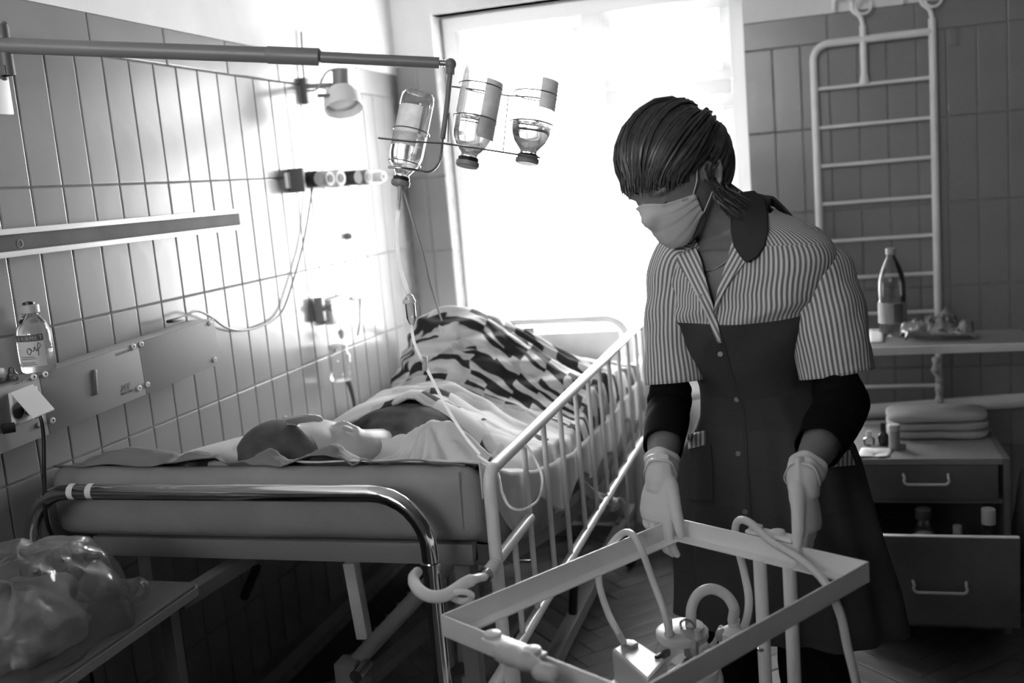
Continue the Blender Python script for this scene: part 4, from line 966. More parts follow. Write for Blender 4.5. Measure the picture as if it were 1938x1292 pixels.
# --- overbed table used as a shelf
ot = thing('overbed_table', (.08, 3.5, 0), 'pale overbed table with bottle and packet standing before the spare rail', 'table')
TZ = .85
ty0, ty1 = P(1640, 657, z=TZ).y, P(1925, 621, z=TZ).y; tx1 = P(1925, 621, z=TZ).x + .01
put(MB().box(((.02 + tx1) / 2, (ty0 + ty1) / 2, TZ - .014), (tx1 - .02, ty1 - ty0, .028), bev=.006), 'table_top', 'wood_top', ot)
put(MB().box(((.02 + tx1) / 2, ty0 - .002, TZ - .014), (tx1 - .02, .008, .026), bev=.003), 'edge_strip', 'cream_paint', ot)
put(MB().bar((.075, 3.5, .06), (.075, 3.5, TZ - .03), .04, .04, (0, 1, 0), bev=.004), 'column', 'cream_paint', ot)
put(MB().box((.28, 3.5, TZ - .04), (.45, .04, .025), bev=.003), 'support_arm', 'cream_paint', ot)
for y in (3.475, 3.62): put(MB().box((.28, y, .065), (.50, .035, .03), bev=.004), 'base_bar', 'cream_paint', ot)
for x in (.06, .50):
    for y in (3.475, 3.62): put(MB().lathe([(.01, -.01), (.024, -.01), (.025, 0), (.024, .01), (.01, .01)], 16, (x, y, .025), (0, 1, 0)), 'castor_wheel', 'rubber', ot)
# PET bottle
pbp = P(1690, 633, z=TZ); pbp.z = TZ + .0005
bt2 = thing('water_bottle', pbp, 'tall clear plastic water bottle standing on the overbed table', 'bottle')
R2 = .0445
prf = [(R2 * .55, .006), (R2 * .92, 0), (R2, .012), (R2 * .97, .028), (R2, .034), (R2, .115), (R2 * .985, .12), (R2, .126), (R2, .17), (R2 * .96, .186), (R2 * .82, .212), (R2 * .58, .238), (R2 * .36, .256), (R2 * .31, .262), (R2 * .31, .272)]
put(MB().lathe(prf, 28, pbp), 'shell', 'film', bt2)
put(MB().lathe([(R2 * .36, .268), (R2 * .37, .27), (R2 * .37, .287), (R2 * .33, .289)], 20, pbp), 'cap', 'plastic_grey', bt2)
ax2 = frame_of((0, 0, 1), -V((CF.x, CF.y, 0)))
put(patch(pbp, ax2, R2 * 1.02, -2.9, 2.9, .042, .112, 40), 'label_band', 'pet_label', bt2)
put(patch(pbp, ax2, R2 * 1.03, -.25, .45, .046, .108, 8), 'label_emblem', 'wood_mid', bt2)
put(MB().lathe([(.001, .004), (R2 * .93, .006), (R2 * .93, .040), (.001, .0405)], 24, pbp, caps=False), 'water_rest', 'water', bt2)
# crumpled packet
def crumple(c, sx, sy, h, seed, nu=26, nv=16, rough_=1.0, ax=(ex, ey)):
    def fn(u, v):
        a, b_ = u * 2 - 1, v * 2 - 1
        e = max(0, 1 - (abs(a) ** 3 + abs(b_) ** 3) * .5)
        p = V(c) + ax[0] * (a * sx) + ax[1] * (b_ * sy)
        n = abs(vn((a * 2.6, b_ * 2.6, 0), 1, seed)) + .5 * abs(vn((a * 6, b_ * 6, 0), 1, seed + 4))
        p = p + ez * (h * e * (.25 + rough_ * 1.35 * n)) + ax[0] * (.12 * sx * vn((a, b_, 1), 2, seed + 9)) + ax[1] * (.2 * sy * vn((a, b_, 2), 2, seed + 5))
        return p
    return MB().grid(fn, nu, nv)
cpk = P(1775, 640, z=TZ); cpk.z = TZ + .004
put(crumple(cpk, .105, .05, .075, 2.2), 'crumpled_packet', 'foil', solid=.0012, angle=30, label='crumpled shiny packet lying on the overbed table beside the bottle', cat='packet')
put(MB().grid(lambda u, v: P(lerp(1645, 1672, u), lerp(648, 622, v), z=TZ + .002 + .012 * u * v), 4, 4), 'paper_slip', 'paper', solid=.0008, label='pale paper slip lying on the table left of the water bottle', cat='paper')
# --- bedside cabinet with its lower drawer pulled out
cz, cy0, cy1, cx0, cx1 = .58, 3.02, 3.43, .085, .505
cbn = thing('bedside_cabinet', ((cx0 + cx1) / 2, 3.2, 0), 'dark wooden bedside cabinet with the lower drawer pulled out', 'cabinet')
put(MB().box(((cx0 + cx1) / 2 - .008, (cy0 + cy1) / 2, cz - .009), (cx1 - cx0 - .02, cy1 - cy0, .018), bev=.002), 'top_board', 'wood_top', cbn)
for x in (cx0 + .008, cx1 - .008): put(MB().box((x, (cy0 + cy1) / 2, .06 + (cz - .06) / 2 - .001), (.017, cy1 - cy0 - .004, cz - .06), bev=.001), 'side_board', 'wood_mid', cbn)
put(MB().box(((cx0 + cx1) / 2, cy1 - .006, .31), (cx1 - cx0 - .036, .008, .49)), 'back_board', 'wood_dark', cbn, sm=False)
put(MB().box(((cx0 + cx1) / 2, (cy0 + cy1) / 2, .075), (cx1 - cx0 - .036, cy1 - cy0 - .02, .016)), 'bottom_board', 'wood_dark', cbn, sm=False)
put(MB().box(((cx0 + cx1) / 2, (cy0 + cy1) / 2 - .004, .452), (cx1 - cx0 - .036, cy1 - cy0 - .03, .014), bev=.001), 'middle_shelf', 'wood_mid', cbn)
def handle(p, w, par):
    put(MB().tube([V(p) + V((-w / 2, 0, .012))] + arc(V(p) + V((-w / 2 + .012, -.022, 0)), .012, PI * .8, PI * 1.5, ex, ez, 5) + arc(V(p) + V((w / 2 - .012, -.022, 0)), .012, -PI * .5, PI * .2, ex, ez, 5) + [V(p) + V((w / 2, 0, .012))], .0042, 10), 'handle', 'plastic_white', par)
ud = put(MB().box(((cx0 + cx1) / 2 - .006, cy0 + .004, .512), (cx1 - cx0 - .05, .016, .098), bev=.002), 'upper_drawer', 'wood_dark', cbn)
hpnt = P(1752, 905, y=cy0 - .004); handle(hpnt, .12, ud)
DY = 2.83; dz1, dz0 = P(1800, 1017, y=DY).z, P(1800, 1183, y=DY).z
dxr = P(1931, 1100, y=DY).x; dxl = dxr - .40
ld = put(MB().box(((dxl + dxr) / 2, DY + .008, (dz0 + dz1) / 2), (dxr - dxl, .016, dz1 - dz0), bev=.001), 'lower_drawer', 'wood_dark', cbn)
put(MB().box(((dxl + dxr) / 2, DY + .008, dz1 + .001), (dxr - dxl, .0165, .0025)), 'edge_band', 'white_paint', ld, sm=False)
handle(P(1778, 1108, y=DY), .135, ld)
for x in (dxl + .03, dxr - .03): put(MB().box((x, DY + .2, dz0 + .10), (.012, .37, .14)), 'drawer_side', 'wood_dark', ld, sm=False)
put(MB().box(((dxl + dxr) / 2, DY + .2, dz0 + .03), (dxr - dxl - .06, .37, .008)), 'drawer_floor', 'wood_dark', ld, sm=False)
DB = dz0 + .0345
def small_bottle(name, p, r, h, mt, capm, label, caph=.03):
    t = thing(name, p, label, 'bottle')
    put(MB().lathe([(r * .85, 0), (r, .005), (r, h * .62), (r * .9, h * .72), (r * .45, h * .88), (r * .4, h)], 22, p), 'body', mt, t)
    put(MB().lathe([(r * .5, h * .96), (r * .52, h * .97), (r * .52, h + caph), (r * .46, h + caph + .002)], 18, p), 'cap', capm, t)
    return t
q = P(1748, 1000, y=2.98); ztop = P(1748, 962, y=2.98).z; q.z = DB
b_ = small_bottle('drawer_bottle', q, .042, ztop - DB - .02, 'film', 'dark_grey', 'squat clear bottle with a dark cap inside the open drawer', .018)
put(MB().lathe([(.040, .02), (.0405, .10), (.035, .15), (.02, .175)], 20, q), 'paper_wrap', 'sheet', b_)
q = P(1812, 1005, y=3.0); ztop = P(1812, 995, y=3.0).z; q.z = DB
small_bottle('drawer_bottle', q, .024, ztop - DB - .02, 'grey_paint', 'plastic_grey', 'short grey bottle whose cap just shows above the open drawer', .02)
q = P(1871, 1000, y=2.98); ztop = P(1871, 963, y=2.98).z; q.z = DB
small_bottle('drawer_bottle', q, .036, ztop - DB - .034, 'film', 'plastic_white', 'clear bottle with a tall white cap inside the open drawer', .034)
# things on the cabinet
def folded(c, sx, sy, h, seed, name, mt, label, cat, layers=3):
    t = thing(name, c, label, cat)
    for k in range(layers):
        z0_ = c[2] + h * k / layers; hh = h / layers
        def fn(u, v, k=k):
            a = 2 * PI * u; n = 4.5
            cx_, sx_ = math.cos(a), math.sin(a)
            rx = math.copysign(abs(cx_) ** (2 / n), cx_); ry = math.copysign(abs(sx_) ** (2 / n), sx_)
            e = math.sin(PI * v) ** .4 if 0 < v < 1 else 0
            s_ = .90 + .10 * e if v not in (0, 1) else .0
            p = V((c[0] + rx * sx * s_ * (1 + .03 * vn((rx, ry, k), 2, seed)), c[1] + ry * sy * s_ * (1 + .05 * vn((ry, rx, k), 2, seed)), z0_ + hh * v * .98))
            p.z += .004 * vn((p.x * 12, p.y * 12, k), 1, seed)
            return p
        put(MB().grid(fn, 40, 8, closed=True), 'fold_layer', mt, t, angle=80)
    return t
tc_ = P(1775, 826, z=cz); folded((tc_.x, tc_.y + .04, cz + .001), .145, .085, .078, 3.3, 'folded_towel', 'towel', 'stack of folded pale towels on the bedside cabinet', 'towel')
q = P(1672, 842, z=cz); q.z = cz + .0005
small_bottle('dropper_bottle', q, .016, .045, 'brown_glass', 'black_plastic', 'tiny dark medicine bottle with a black cap on the cabinet', .02)
q = P(1693, 850, z=cz); q.z = cz + .0005
tt = thing('pill_tube', q, 'upright pale pill tube on the cabinet in front of the towels', 'pill tube')
put(MB().lathe([(.014, 0), (.0155, .002), (.0155, .062), (.014, .064)], 20, q), 'tube_body', 'plastic_grey', tt)
put(MB().lathe([(.017, .058), (.017, .074), (.015, .076)], 20, q), 'tube_cap', 'plastic_white', tt)
q = P(1645, 842, z=cz); q.z = cz + .0005
small_bottle('medicine_vial', q, .017, .03, 'film', 'plastic_white', 'small clear vial with a white cap at the cabinet edge beside the nurse', .012)
put(MB().lathe([(.009, 0), (.010, .002), (.010, .016), (.009, .018)], 14, P(1708, 850, z=cz) + V((0, 0, .0005))), 'vial_stopper', 'grey_paint', label='little grey stopper lying beside the pill tube', cat='stopper')
put(MB().grid(lambda u, v: P(lerp(1622, 1683, u) + 8 * v, lerp(864, 847, v), z=cz + .0025 + .006 * vn((u * 3, v * 3, 0), 1, 5)), 8, 6), 'paper_sheet', 'paper', solid=.0006, label='white paper sheet at the front edge of the cabinet top', cat='paper')
# grey plastic bag at the right edge
def bagfn(c, rx, ry, h, seed, amp=.16):
    def fn(u, v):
        a = 2 * PI * u; s_ = math.sin(PI * min(1, v * 1.02)) ** .5 if v > 0 else 0
        s_ = (1 - (2 * v - 1) ** 4) ** .5
        d = 1 + amp * vn((math.cos(a) * 1.5, math.sin(a) * 1.5, v * 3), 1.3, seed) + amp * .6 * abs(vn((math.cos(a) * 4, math.sin(a) * 4, v * 6), 1, seed + 2))
        return V((c[0] + rx * s_ * d * math.cos(a), c[1] + ry * s_ * d * math.sin(a), c[2] + h * v))
    return fn
def binbag(u, v):
    a = 2 * PI * u; ca2, sa2 = math.cos(a), math.sin(a)
    r = interp([(0, .02), (.04, .12), (.18, .155), (.45, .15), (.66, .115), (.80, .055), (.84, .035), (.90, .06), (1, .085)], v)[0]
    k = smooth((v - .35) / .45)
    r *= 1 + .22 * vn((ca2 * 1.4, sa2 * 1.4, v * 2.6), 1.2, 8) + .10 * vn((ca2 * 3.5, sa2 * 3.5, v * 6), 1, 3) + k * .16 * math.sin(11 * a + 3 * v) + .05 * abs(math.sin(5 * a + 9 * v))
    return V((.70 + r * ca2, 3.2 + r * sa2, .70 * v + .012 * k * math.sin(7 * a)))
put(MB().grid(binbag, 90, 60, closed=True), 'bin_bag', 'bin_film', angle=80, solid=.001, label='tied grey plastic bag at the right edge beside the cabinet', cat='bag')

# ================================================================ TABLE IN THE LEFT FOREGROUND
LZ = .75
k1, k2, k3 = P(355, 1100, z=LZ), P(130, 1292, z=LZ), P(200, 1090, z=LZ)
lt_ = thing('side_table', (-1.35, 1.2, 0), 'grey laminate side table corner in the left foreground', 'table')
xr_ = (k1.x + k2.x) / 2
def rr_poly(x0, x1, y0, y1, z, r):
    out = []
    for cx, cy, a in ((x1 - r, y1 - r, 0), (x0 + r, y1 - r, PI / 2), (x0 + r, y0 + r, PI), (x1 - r, y0 + r, PI * 1.5)):
        out += [V((cx + r * math.cos(a + PI / 2 * i / 5), cy + r * math.sin(a + PI / 2 * i / 5), z)) for i in range(6)]
    return out
put(MB().prism(rr_poly(-1.583, xr_, .75, k1.y, LZ - .024, .02), (0, 0, .024)), 'table_top', 'laminate', lt_, sm=False, bevel=.002)
put(MB().prism(rr_poly(-1.583, xr_ + .003, .747, k1.y + .003, LZ - .022, .02), (0, 0, .016)), 'edge_band', 'plastic_grey', lt_, sm=False)
for x in (-1.55, xr_ - .04):
    for y in (.80, k1.y - .05): put(MB().bar((x, y, 0), (x, y, LZ - .024), .025, .025, (0, 1, 0)), 'leg', 'grey_paint', lt_, sm=False)
# cloth bundle inside a clear bag
bgc = P(75, 1235, z=LZ); 
def blob(c, rx, ry, h, seed, amp):
    def fn(u, v):
        a = 2 * PI * u; t = v * PI / 2 * .999
        s_ = math.cos(t) ** .6; z = math.sin(t)
        d = 1 + amp * vn((math.cos(a) * 1.6, math.sin(a) * 1.6, v * 2), 1.4, seed) + amp * .7 * (.5 - abs(vn((math.cos(a) * 3.3, math.sin(a) * 3.3, v * 4), 1.2, seed + 3)))
        return V((c[0] + rx * s_ * d * math.cos(a), c[1] + ry * s_ * d * math.sin(a), c[2] + h * z * (1 + amp * .5 * vn((math.cos(a), math.sin(a), v), 2.5, seed + 7))))
    return fn
put(MB().grid(blob((bgc.x - .045, bgc.y + .01, LZ + .003), .085, .115, .105, 4.4, .35), 72, 30, closed=True), 'cloth_bundle', 'towel', angle=80, label='rumpled cloth bundle inside the clear bag on the left table', cat='cloth')
bag = put(MB().grid(blob((bgc.x - .04, bgc.y + .03, LZ + .002), .135, .185, .16, 1.7, .30), 90, 40, closed=True), 'clear_bag', 'bag_film', angle=25, label='knotted clear plastic bag of cloth on the left table', cat='bag')
nk = P(240, 1112, z=LZ + .045); rg = P(262, 1116, z=LZ + .03)
put(MB().tube(spline([P(170, 1100, z=LZ + .07), P(205, 1108, z=LZ + .06), nk, P(255, 1118, z=LZ + .035)], 14), [.04, .036, .032, .028, .024, .02, .018, .016, .015, .016, .018, .02, .02, .018, .012], 14), 'bag_neck', 'bag_film', bag)
put(ring(rg, (ex, (ey * .35 + ez).normalized()), .018, .006, 22), 'bag_knot', 'bag_film', bag)
# ================================================================ SUCTION TROLLEY
KZ = .82
KA, KB, KC = P(833, 1163, z=KZ), P(1278, 979, z=KZ), P(1645, 1062, z=KZ)
k2v = (KC - KB).normalized(); k1v = (KB - KA); k1v = (k1v - k2v * k1v.dot(k2v) * .5).normalized(); KD = KA + KC - KB
cart = thing('suction_trolley', ((KA + KC) / 2).to_2d().to_3d(), 'pale angle-iron trolley frame the nurse is holding, carrying a suction pump', 'trolley')
def angle_iron(a, b, inward, hgt=.034, w=.026, t=.003):
    a, b = V(a), V(b); i_ = V(inward).normalized()
    m = MB(); d = (b - a)
    m.prism([a, b, b + i_ * t, a + i_ * t], (0, 0, -hgt))
    lo = V((0, 0, -hgt)); m.prism([a + lo, b + lo, b + lo + i_ * w - d.normalized() * w * .9, a + lo + i_ * w + d.normalized() * w * .9], (0, 0, t))
    return m
cen = (KA + KC) / 2
for a, b in ((KA, KB), (KB, KC), (KC, KD), (KD, KA)):
    mid = (a + b) / 2; d = (b - a).normalized(); inn = (cen - mid); inn = inn - d * inn.dot(d); inn.z = 0
    put(angle_iron(a, b, inn), 'frame_rail', 'cream_paint', cart, sm=False, bevel=.0008)
posts = []
for a, b, sg in ((KB, KC, 1), (KA, KD, -1)):
    d = (b - a); n = V((-d.y, d.x, 0)).normalized()
    if (cen - a).dot(n) > 0: n = -n
    for t in ((.505, .655) if sg > 0 else (.34, .58)):
        q = a.lerp(b, t) - n * .02; posts.append(q)
        put(MB().tube([q + V((0, 0, -.03)), V((q.x, q.y, .12))], .0115, 14), 'post', 'cream_paint', cart)
    q0, q1 = a.lerp(b, .40 if sg > 0 else .32) + n * .012, a.lerp(b, .64 if sg > 0 else .60) + n * .012
    pl_ = put(MB().bar(q0 + V((0, 0, .004)), q1 + V((0, 0, .004)), .028, .006, bev=.002), 'clamp_plate', 'cream_paint', cart)
    for t in (.15, .62) if sg > 0 else (.1, .85):
        q = q0.lerp(q1, t); put(MB().lathe([(.012, .006), (.013, .009), (.012, .013), (.006, .015)], 16, q), 'clamp_knob', 'plastic_white', pl_)
put(MB().prism([KA + V((0, 0, -.52)), KB + V((0, 0, -.52)), KC + V((0, 0, -.52)), KD + V((0, 0, -.52))], (0, 0, .012)), 'lower_shelf', 'cream_paint', cart, sm=False)
for a, b in ((KA, KB), (KB, KC), (KC, KD), (KD, KA)):
    m_ = V((0, 0, -.52)); put(MB().bar(a + m_, b + m_, .02, .035, bev=.002), 'shelf_edge', 'cream_paint', cart)
for q in (KA, KB, KC, KD):
    q = q.lerp(cen, .12)
    w = put(MB().lathe([(.015, -.012), (.04, -.012), (.044, -.006), (.044, .006), (.04, .012), (.015, .012)], 22, (q.x, q.y, .045), k2v), 'castor_wheel', 'rubber', cart)
    put(MB().box((q.x, q.y, .10), (.035, .035, .075), bev=.004).tube([(q.x, q.y, .12), (q.x, q.y, .30)], .010, 12), 'castor_stem', 'steel', w)
# white clamp tape on the near rail
nb = MB(); 
q = [P(945, 1232, z=KZ + .012), P(985, 1247, z=KZ + .014), P(1020, 1262, z=KZ + .010)]
nb.tube(spline(q, 10), [.012, .014, .013, .015, .013, .012, .014, .013, .010, .011, .008], 12)
put(nb, 'rail_padding', 'bandage', cart)
nb2 = MB().tube(spline([P(1015, 1268, z=KZ + .004), P(1040, 1275, z=KZ + .006), P(1058, 1282, z=KZ + .002)], 6), [.010, .013, .013, .012, .012, .010, .006], 12)
put(nb2, 'rail_padding', 'bandage', cart)

# --- suction pump on the lower shelf
PT = .635       # height of the lit top of the pump
SZ = KZ - .508 + .0005
pc0 = P(1300, 1262, z=PT); ax_p = (k2v, V((-k2v.y, k2v.x, 0)), ez)
pump = thing('suction_pump', (pc0.x, pc0.y, SZ), 'white suction pump with collecting jar and hoses standing inside the trolley', 'suction pump')
def lp_(a, b, z): return V((pc0.x, pc0.y, 0)) + ax_p[0] * a + ax_p[1] * b + V((0, 0, z))
bodyw = [(-.150, -.10), (.150, -.10), (.150, .045), (.03, .062), (-.08, .062), (-.150, .02)]
put(MB().prism([lp_(a, b, SZ) for a, b in bodyw], (0, 0, PT - .055 - SZ)), 'casing', 'plastic_white', pump, sm=False, bevel=.012)
put(MB().prism([lp_(a * 1.03, b * 1.03, PT - .085) for a, b in bodyw], (0, 0, .008)), 'casing_band', 'plastic_grey', pump, sm=False, bevel=.003)
swb = P(1192, 1222, z=PT + .002)
q_ = [P(1157, 1228, z=PT), P(1196, 1206, z=PT), P(1262, 1248, z=PT), P(1226, 1290, z=PT)]
sb_ = put(MB().prism([V((v_.x, v_.y, SZ + .001)) for v_ in q_], (0, 0, PT - SZ)), 'switch_box', 'plastic_white', pump, sm=False, bevel=.006)
put(MB().box(swb + V((0, 0, .003)), (.024, .020, .008), ax_p, bev=.002), 'rocker_switch', 'plastic_grey', sb_)
lid = P(1291, 1196, z=PT + .03)
jar = put(MB().lathe([(.064, -.17), (.066, -.16), (.066, -.085), (.060, -.06), (.046, -.028), (.040, -.014), (.040, -.004)], 30, lid), 'collecting_jar', 'bag_film', pump)
put(MB().lathe([(.043, -.010), (.045, -.006), (.045, .003), (.041, .006), (.012, .007)], 32, lid), 'jar_lid', 'plastic_white', jar)
put(MB().lathe([(.034, .006), (.034, .012), (.028, .014)], 28, lid + CR * .004), 'lid_rim', 'plastic_white', jar)
for px, py, h in ((1267, 1188, .03), (1305, 1182, .022), (1322, 1196, .018)):
    q = P(px, py + 14, z=lid.z + .01); put(MB().lathe([(.008, 0), (.009, .004), (.0065, .008), (.0065, h), (.005, h + .001)], 14, q), 'lid_nipple', 'plastic_grey', jar)
put(MB().box(P(1308, 1218, z=lid.z - .005), (.026, .010, .050), ax_p, bev=.002), 'lid_clasp', 'plastic_grey', jar)
put(MB().tube(spline([P(1290, 1190, z=lid.z + .012), P(1288, 1178, z=lid.z + .035), P(1298, 1172, z=lid.z + .042), P(1312, 1180, z=lid.z + .03), P(1318, 1200, z=lid.z + .01)], 16), .0022, 8), 'clasp_wire', 'steel', jar)
put(MB().box(P(1254, 1240, z=PT + .0), (.008, .035, .012), ax_p, bev=.002), 'jar_bracket', 'black_plastic', pump)
cnn = P(1388, 1195, z=PT + .02)
cv = put(MB().lathe([(.020, -.03), (.024, -.02), (.024, .0), (.016, .006), (.010, .010), (.010, .024)], 20, cnn, (0.1, 0, 1)), 'vacuum_valve', 'plastic_white', pump)
put(MB().ball(cnn + CR * -.020 + V((0, 0, -.006)), .012), 'valve_knob', 'plastic_grey', cv)
put(MB().tube(spline([P(1240, 1292, z=PT - .05), P(1330, 1232, z=PT - .03), P(1352, 1215, z=PT + .0), P(1362, 1190, z=PT + .015), P(1366, 1186, z=PT + .02)], 16), .004, 8), 'casing_lip', 'plastic_white', pump)
gg = P(1325, 1262, z=PT - .012)
ga = put(MB().lathe([(.030, -.02), (.033, -.005), (.033, .004), (.029, .006), (.029, .001)], 26, gg, (0, -.25, 1)), 'pressure_gauge', 'plastic_white', pump)
put(MB().lathe([(.0285, .001), (.028, .0025)], 24, gg, (0, -.25, 1)), 'gauge_face', 'black_plastic', ga)
put(MB().tube(spline([lp_(.140, .05, .56), lp_(.175, .04, .585), lp_(.180, -.02, .575), lp_(.17, -.10, .55)], 20), .0125, 10, flat=((0, 0, 1), .35)), 'carry_strap', 'plastic_grey', pump)
for px, py in ((1440, 1228),): put(MB().lathe([(.006, -.002), (.0055, .002), (.003, .003)], 12, P(px, py, z=PT - .005)), 'screw', 'steel', pump)
# hoses
l0 = P(1267, 1202, z=lid.z + .03)
hose('suction_hose', [l0, D(1258, 1160, l0.dot(CF) - EYE * CF.z + .0), D(1238, 1105, 1.735), D(1214, 1040, 1.745), D(1198, 1012, 1.765), D(1180, 1008, 1.795), D(1158, 1028, 1.815), D(1138, 1065, 1.82), D(1133, 1100, 1.80), D(1150, 1158, 1.755), D(1172, 1200, 1.715), P(1181, 1216, z=PT)], .006, 'pale suction hose draped over the far left rail of the trolley')
l1 = P(1308, 1186, z=lid.z + .02)
dd = (l1 - V((0, 0, EYE))).dot(CF)
hose('connecting_hose', [l1, D(1309, 1150, dd + .005), D(1322, 1124, dd + .01), D(1347, 1114, dd + .01), D(1374, 1126, dd + .01), D(1389, 1150, dd + .005), cnn + V((0, 0, .02))], .0092, 'thick pale hose arching from the pump lid to its valve')
hose('drain_hose', [cnn + V((.015, .01, .0)), D(1414, 1168, 1.74), D(1417, 1130, 1.75), D(1408, 1080, 1.77), D(1395, 1030, 1.82), D(1392, 997, 1.815), D(1402, 983, 1.79), D(1424, 992, 1.755), D(1460, 1025, 1.70), D(1515, 1058, 1.64), D(1560, 1100, 1.59), D(1590, 1160, 1.56), D(1604, 1225, 1.55), D(1622, 1300, 1.55), D(1640, 1420, 1.57)], .0068, 'pale drain hose draped over the far right rail of the trolley')
# ================================================================ NURSE
from mathutils.bvhtree import BVHTree
CB = -CF
EYEP = V((0, 0, EYE))
def pix(p):
    q = V(p) - EYEP; d = q.dot(CF); return 969 + F * q.dot(CR) / d, 646 + F * q.dot(CD) / d
HN = D(1277, 338, 2.0)
HY, HP = math.radians(57), math.radians(34)
nf = (CR * (-math.sin(HY) * math.cos(HP)) - CU * math.sin(HP) + CB * (math.cos(HY) * math.cos(HP))).normalized(); nu = (CR * (-math.sin(HY) * math.sin(HP)) + CU * math.cos(HP) + CB * (math.cos(HY) * math.sin(HP))); nu = (nu - nf * nu.dot(nf)).normalized(); nl = nu.cross(nf)
def hd(f, l, u): return HN + nf * f + nl * l + nu * u
yaw = math.radians(36)
lt = CR * math.cos(yaw) + CB * math.sin(yaw); lt.z = 0; lt.normalize()
fth = V((lt.y, -lt.x, 0)); fth = fth if fth.dot(CB) > 0 else -fth
# coat cross-sections down the spine: (row, column, depth, half width, half depth)
RW = [(398, 1397, 2.045, .062, .060), (415, 1400, 2.05, .080, .070), (438, 1407, 2.055, .125, .092), (468, 1411, 2.06, .172, .112), (505, 1409, 2.065, .188, .122), (550, 1403, 2.075, .180, .128), (590, 1400, 2.09, .164, .128), (650, 1408, 2.11, .140, .118),
      (715, 1431, 2.13, .114, .102), (782, 1447, 2.15, .128, .110), (850, 1453, 2.165, .180, .145), (930, 1462, 2.175, .200, .155), (1020, 1474, 2.18, .218, .162), (1090, 1484, 2.185, .230, .166), (1160, 1492, 2.19, .238, .172)]
RC = [D(c, r, d) for r, c, d, a, b in RW]; NR = len(RW) - 1
def ring_at(s):
    """centre, half width, half depth, front axis at s in 0..1"""
    x = s * NR; k = min(int(x), NR - 1); t = x - k
    i0, i3 = max(k - 1, 0), min(k + 2, NR)
    def cm(a, b, c, d): return .5 * ((2 * b) + (c - a) * t + (2 * a - 5 * b + 4 * c - d) * t * t + (3 * b - a - 3 * c + d) * t ** 3)
    c = cm(RC[i0], RC[k], RC[k + 1], RC[i3]); a = cm(RW[i0][3], RW[k][3], RW[k + 1][3], RW[i3][3]); b = cm(RW[i0][4], RW[k][4], RW[k + 1][4], RW[i3][4])
    tan = (RC[min(k + 1, NR)] - RC[k]).normalized(); fr = tan.cross(lt).normalized(); fr = fr if fr.dot(fth) > 0 else -fr
    return c, a, b, fr
def coat_pt(th, s, off=0.0, folds=1.0):
    c, a, b, fr = ring_at(s)
    n = 2.3; ct, st = math.cos(th), math.sin(th)
    r = 1 / (abs(st / a) ** n + abs(ct / b) ** n) ** (1 / n)
    low = smooth((s - .50) / .5); up_ = 1 - smooth((s - .45) / .1)
    fo = low * (.010 * math.sin(9 * th + 2.2 * vn((ct, st, s * 3), 1, 4)) + .006 * math.sin(17 * th + 1)) + .004 * vn((ct * 2.2, st * 2.2, s * 9), 1, 7)
    fo += .007 * math.sin(34 * s + 3.5 * math.sin(th * 1.5) + 2) * math.exp(-((s - .56) / .13) ** 2) * (.5 + .5 * vn((ct, st, s * 2), 1.3, 3))
    fo += .004 * math.sin(60 * s + 6 * math.sin(th)) * math.exp(-((s - .40) / .09) ** 2)
    return c + (fr * ct + lt * st) * (r + fo * folds + off)
S_Y = 6 / NR - .008      # seam between striped yoke and dark skirt
nurse_parts = []
# ---- body, one continuous skin
nb_ = MB(); head_mesh(nb_, HN, nf, nl, nu, 1.0)
ear_mesh(nb_, HN, nf, nl, nu, 1, 1.0, .32); ear_mesh(nb_, HN, nf, nl, nu, -1, 1.0, .32)
nkb = D(1385, 432, 2.055)
limb(nb_, [hd(-.03, 0, -.045), hd(-.035, 0, -.10), nkb, D(1400, 470, 2.06)], [.056, .053, .056, .075])
nb_.grid(lambda u, v: coat_pt(2 * PI * u, lerp(.03, .72, v), -.016, 0), 40, 40, closed=True)
c0_ = ring_at(.03)[0]; c1_ = ring_at(.72)[0]
nb_.ball(ring_at(.06)[0], .05); nb_.ball(ring_at(.70)[0], (.15, .12, .10), (lt, fth, ez))
# close the torso tube ends
for s_ in (.03, .72):
    ring_v = [coat_pt(2 * PI * j / 40, s_, -.016, 0) for j in range(40)]; nb_.add(ring_v, [list(range(40))])
shL, elL, wrL = D(1535, 490, 2.02), D(1592, 768, 1.955), D(1519, 903, 1.728)
shR, elR, wrR = D(1283, 500, 2.08), D(1266, 768, 2.09), D(1250, 893, 1.884)
for sh_, el_, wr_ in ((shL, elL, wrL), (shR, elR, wrR)):
    limb(nb_, [sh_, el_], [.040, .034]); limb(nb_, [el_, el_.lerp(wr_, .4), wr_.lerp(el_, .07)], [.034, .038, .0255])
pel_ = D(1452, 880, 2.17)
for s_ in (-1, 1):
    hp_ = pel_ + lt * (s_ * .085); kn2 = V((hp_.x, hp_.y, .47)) + fth * .03 + lt * (s_ * .01); an2 = V((hp_.x, hp_.y, .085)) + lt * (s_ * .015)
    limb(nb_, [hp_, kn2], [.085, .058]); limb(nb_, [kn2, kn2.lerp(an2, .35) - fth * .02, an2], [.056, .055, .038])
    limb(nb_, [an2 + V((0, 0, -.03)), an2 + fth * .08 + V((0, 0, -.05)), an2 + fth * .15 + V((0, 0, -.055))], [.036, .034, .026], 10)
nm_ = remesh(nb_, 'nurse_body', .0036, HN * 0, 3)
nurse = put_mesh(nm_, 'person', 'skin', V((0, 0, 0)), label='nurse in mask and gloves bending over the trolley in a striped coat', cat='person')
